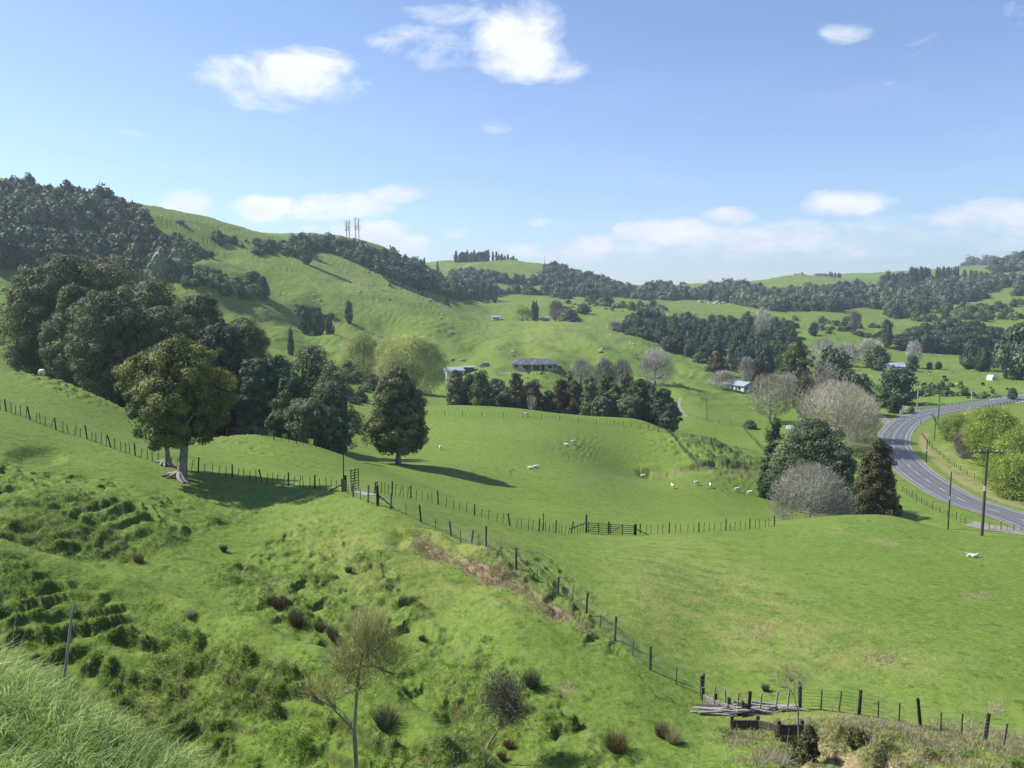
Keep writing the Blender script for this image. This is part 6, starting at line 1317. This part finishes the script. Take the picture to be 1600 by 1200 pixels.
# parked van by the sheds
def car():
    p = spot(757, 354); p.z += .02; root = empty('parked_van', p, 'grey van parked between the small shed and the hip roofed house', 'van', None, .1); M['car_paint'] = plain('grey_car_paint', (.22, .24, .27), (.20, .22, .25), .35, 1, metal=.3, spec=.6)
    prof = [(-2.3, .35), (-2.3, .95), (-2.1, 1.1), (-1.45, 1.2), (-.8, 1.85), (1.9, 1.9), (2.25, 1.1), (2.3, .35)]; g = Geo(); n = len(prof); V = [(x, -.85, z) for x, z in prof] + [(x, .85, z) for x, z in prof]
    i = np.arange(n); j = np.roll(i, -1); g.add(V, np.stack([i, j, j + n, i + n], 1), .5)
    for s_ in (0, n): g.add([V[s_ + k] for k in range(n)], [[0, 1, 2, 7], [2, 3, 6, 7], [3, 4, 5, 6]], .5)
    put('body', g.mesh('van_body', [M['car_paint']]), root)
    for x0, x1 in ((-.95, .2), (.3, 1.2), (1.3, 1.95)):
        g = Geo(); box_geo(g, ((x0 + x1) / 2, 0, 1.5), (x1 - x0, 1.73, .42)); put('window', g.mesh('van_window', [M['glass']]), root)
    for x in (-1.4, 1.45):
        for y in (-.8, .8):
            g = Geo(); tube(g, [(x, y - .12, .34), (x, y - .119, .34), (x, y + .119, .34), (x, y + .12, .34)], np.array([.01, .34, .34, .01]), 12); put('wheel', g.mesh('wheel', [M['door']]), root)
car()

# ---------------------------------------------------------------- sheep and cattle
M['fleece'] = plain('fleece', (.72, .68, .60), (.58, .54, .46), .95, 9, bump=.6); M['cow'] = plain('black_hide', (.030, .028, .027), (.018, .017, .016), .7, 2)
def animal(parts, name, key, voxel=.035):
    bm = bmesh.new()
    for (c, r, ax, ang) in parts:
        m = Matrix.Translation(c) @ Matrix.Rotation(ang, 4, ax) @ Matrix.Diagonal((*r, 1)); bmesh.ops.create_uvsphere(bm, u_segments=16, v_segments=10, radius=1, matrix=m)
    me = bpy.data.meshes.new(name + '_raw'); bm.to_mesh(me); bm.free(); o = bpy.data.objects.new(name + '_raw', me); COL.objects.link(o)
    md = o.modifiers.new('r', 'REMESH'); md.mode = 'VOXEL'; md.voxel_size = voxel; md2 = o.modifiers.new('s', 'SMOOTH'); md2.iterations = 4; md2.factor = .5
    dg = bpy.context.evaluated_depsgraph_get(); out = bpy.data.meshes.new_from_object(o.evaluated_get(dg)); out.name = name; bpy.data.objects.remove(o); bpy.data.meshes.remove(me)
    out.materials.clear(); out.materials.append(M[key]); out.polygons.foreach_set('use_smooth', np.ones(len(out.polygons), bool)); return out
def leg(x, y, h=.42, r=.05): return [((x, y, h * .72), (r * 1.7, r * 1.5, h * .40), 'Y', 0), ((x + .01, y, h * .30), (r, r, h * .36), 'Y', 0), ((x + .02, y, .04), (r * 1.15, r, .045), 'Y', 0)]
def beast(head, neck, lying=False, s=1.0):
    L_ = [((0, 0, .66), (.46, .25, .27), 'Y', 0), ((.26, 0, .66), (.24, .22, .28), 'Y', .1), ((-.30, 0, .69), (.22, .23, .26), 'Y', 0), ((-.52, 0, .66), (.05, .05, .13), 'Y', .3)]
    for x, y in ((.32, .13), (.32, -.13), (-.32, .14), (-.32, -.14)): L_ += leg(x, y)
    L_ += neck + head; return L_
graze = beast([((.73, 0, .22), (.075, .075, .15), 'Y', -.5), ((.79, 0, .12), (.05, .055, .08), 'Y', -.5), ((.66, .10, .36), (.03, .08, .025), 'X', .3), ((.66, -.10, .36), (.03, .08, .025), 'X', -.3)], [((.52, 0, .58), (.17, .12, .17), 'Y', .7), ((.62, 0, .42), (.11, .09, .19), 'Y', -.45)])
stand = beast([((.66, 0, 1.02), (.14, .075, .085), 'Y', .45), ((.77, 0, .96), (.075, .05, .055), 'Y', .45), ((.60, .12, 1.06), (.03, .08, .025), 'X', .2), ((.60, -.12, 1.06), (.03, .08, .025), 'X', -.2)], [((.44, 0, .84), (.13, .12, .22), 'Y', .65)])
lie = [((0, 0, .27), (.50, .30, .28), 'Y', 0), ((.28, 0, .30), (.24, .24, .27), 'Y', 0), ((-.32, 0, .27), (.22, .26, .25), 'Y', 0), ((.46, 0, .46), (.12, .11, .19), 'Y', .6), ((.64, 0, .60), (.13, .07, .08), 'Y', .5), ((.58, .12, .64), (.03, .08, .025), 'X', .2), ((.58, -.12, .64), (.03, .08, .025), 'X', -.2), ((.42, .18, .07), (.20, .05, .055), 'Z', .1), ((.42, -.16, .07), (.20, .05, .055), 'Z', -.1), ((-.30, .30, .08), (.16, .05, .06), 'Z', .1)]
SM = {'g': animal(graze, 'sheep_grazing', 'fleece'), 's': animal(stand, 'sheep_standing', 'fleece'), 'l': animal(lie, 'sheep_lying', 'fleece'), 'c': animal(graze, 'cow_grazing', 'cow')}
def put_animal(kind, px, row, y0, y1, heading, lab, sc_=1.0, name='sheep', cat='sheep', grp='sheep in the paddocks'):
    p = hit(px, row, y0, y1); o = put(name, SM[kind], None, p); o.rotation_euler = (0, 0, heading); o.scale = (sc_,) * 3; tag(o, lab, cat, grp)
for a in [('g',1005,747,140,185,3.0,'grazing sheep alone left of the cut bank in the basin'),('s',1051,763,130,175,1.9,'small upright sheep under the cut bank'),('g',1088,758,135,180,.3,'sheep grazing at the dark steps below the scarp fence, left one'),('s',1110,762,130,175,1.5,'sheep facing away between two grazing ones below the scarp'),
    ('g',1152,768,128,172,3.3,'sheep second from the grey bare dome tree'),('g',1172,773,125,170,2.9,'sheep nearest the grey bare dome tree'),('s',688,703,125,200,-1.4,'sheep facing the viewer right of the lone conical tree'),('g',822,650,180,222,.2,'sheep beside a post of the straight field fence'),('g',66,587,90,150,2.8,'cream sheep on the crest below the left grove'),
    ('l',829,733,120,170,3.0,'left lying sheep of the resting pair in the basin'),('l',837,731,120,170,.2,'right lying sheep of the resting pair in the basin'),('l',885,696,150,200,2.8,'left sheep of the pair on the stepped grass'),('g',895,694,150,200,.2,'right sheep of the pair on the stepped grass'),
    ('l',1516,870,60,90,3.0,'left lying sheep of the pair on the near hill'),('l',1523,871,60,90,.3,'right lying sheep of the pair on the near hill'),
    ('g',978,538,360,520,.5,'upper left sheep of the small flock right of the spur fence'),('l',984,536,360,520,2.0,'topmost sheep of the small flock right of the spur fence'),('g',990,538,360,520,2.8,'right upper sheep of the flock on the spur'),('g',980,545,350,500,.1,'middle sheep of the flock on the spur'),('s',988,547,350,500,3.0,'middle right sheep of the flock on the spur'),('l',991,554,350,480,1.0,'lowest sheep of the flock on the spur'),('g',967,543,350,500,1.0,'sheep close to the spur fence'),('g',953,524,380,560,2.6,'dark fleeced looking sheep high beside the spur fence'),
    ('g',1452,586,380,470,.3,'pale sheep far off on the flat'),('g',1502,603,330,420,3.0,'pale sheep on the flat above the road'),('s',1495,602,330,420,2.0,'second pale sheep on the flat above the road')]:
    put_animal(*a, sc_=(.62 if a[3] < 70 else .95))
for a in [('c',1475,592,370,460,.2,'black cow at the middle of the flat'),('c',1478,597,360,450,2.9,'black cow just below another on the flat'),('c',1535,603,330,430,.4,'lone black cow right of the pale sheep'),('c',1444,604,330,430,3.0,'black cow left on the flat above the road'),('c',1519,631,260,300,.0,'x')][:4]:
    put_animal(*a, sc_=1.9, name='cow', cat='cow', grp='cattle on the far flat')
# ---------------------------------------------------------------- the air over the valley
def haze():
    m, N, L = mat('haze'); out = N.new('ShaderNodeOutputMaterial'); v = N.new('ShaderNodeVolumePrincipled'); v.inputs['Density'].default_value = 0.00017
    v.inputs['Color'].default_value = (.78, .88, 1.0, 1); v.inputs['Anisotropy'].default_value = .35; L.new(v.outputs[0], out.inputs['Volume'])
    g = Geo(); zmin = float(GZ.min()) + CZ - 1.0; zmax = float(max(GZ.max() + CZ, CZ)) + 40
    box_geo(g, (0, 2200, (zmin + zmax) / 2), (14000, 4600, zmax - zmin)); o = put('haze', g.mesh('haze', [m])); o['kind'] = 'stuff'
haze()
finish_terrain()
print('DONE', len(bpy.data.objects), 'objects')
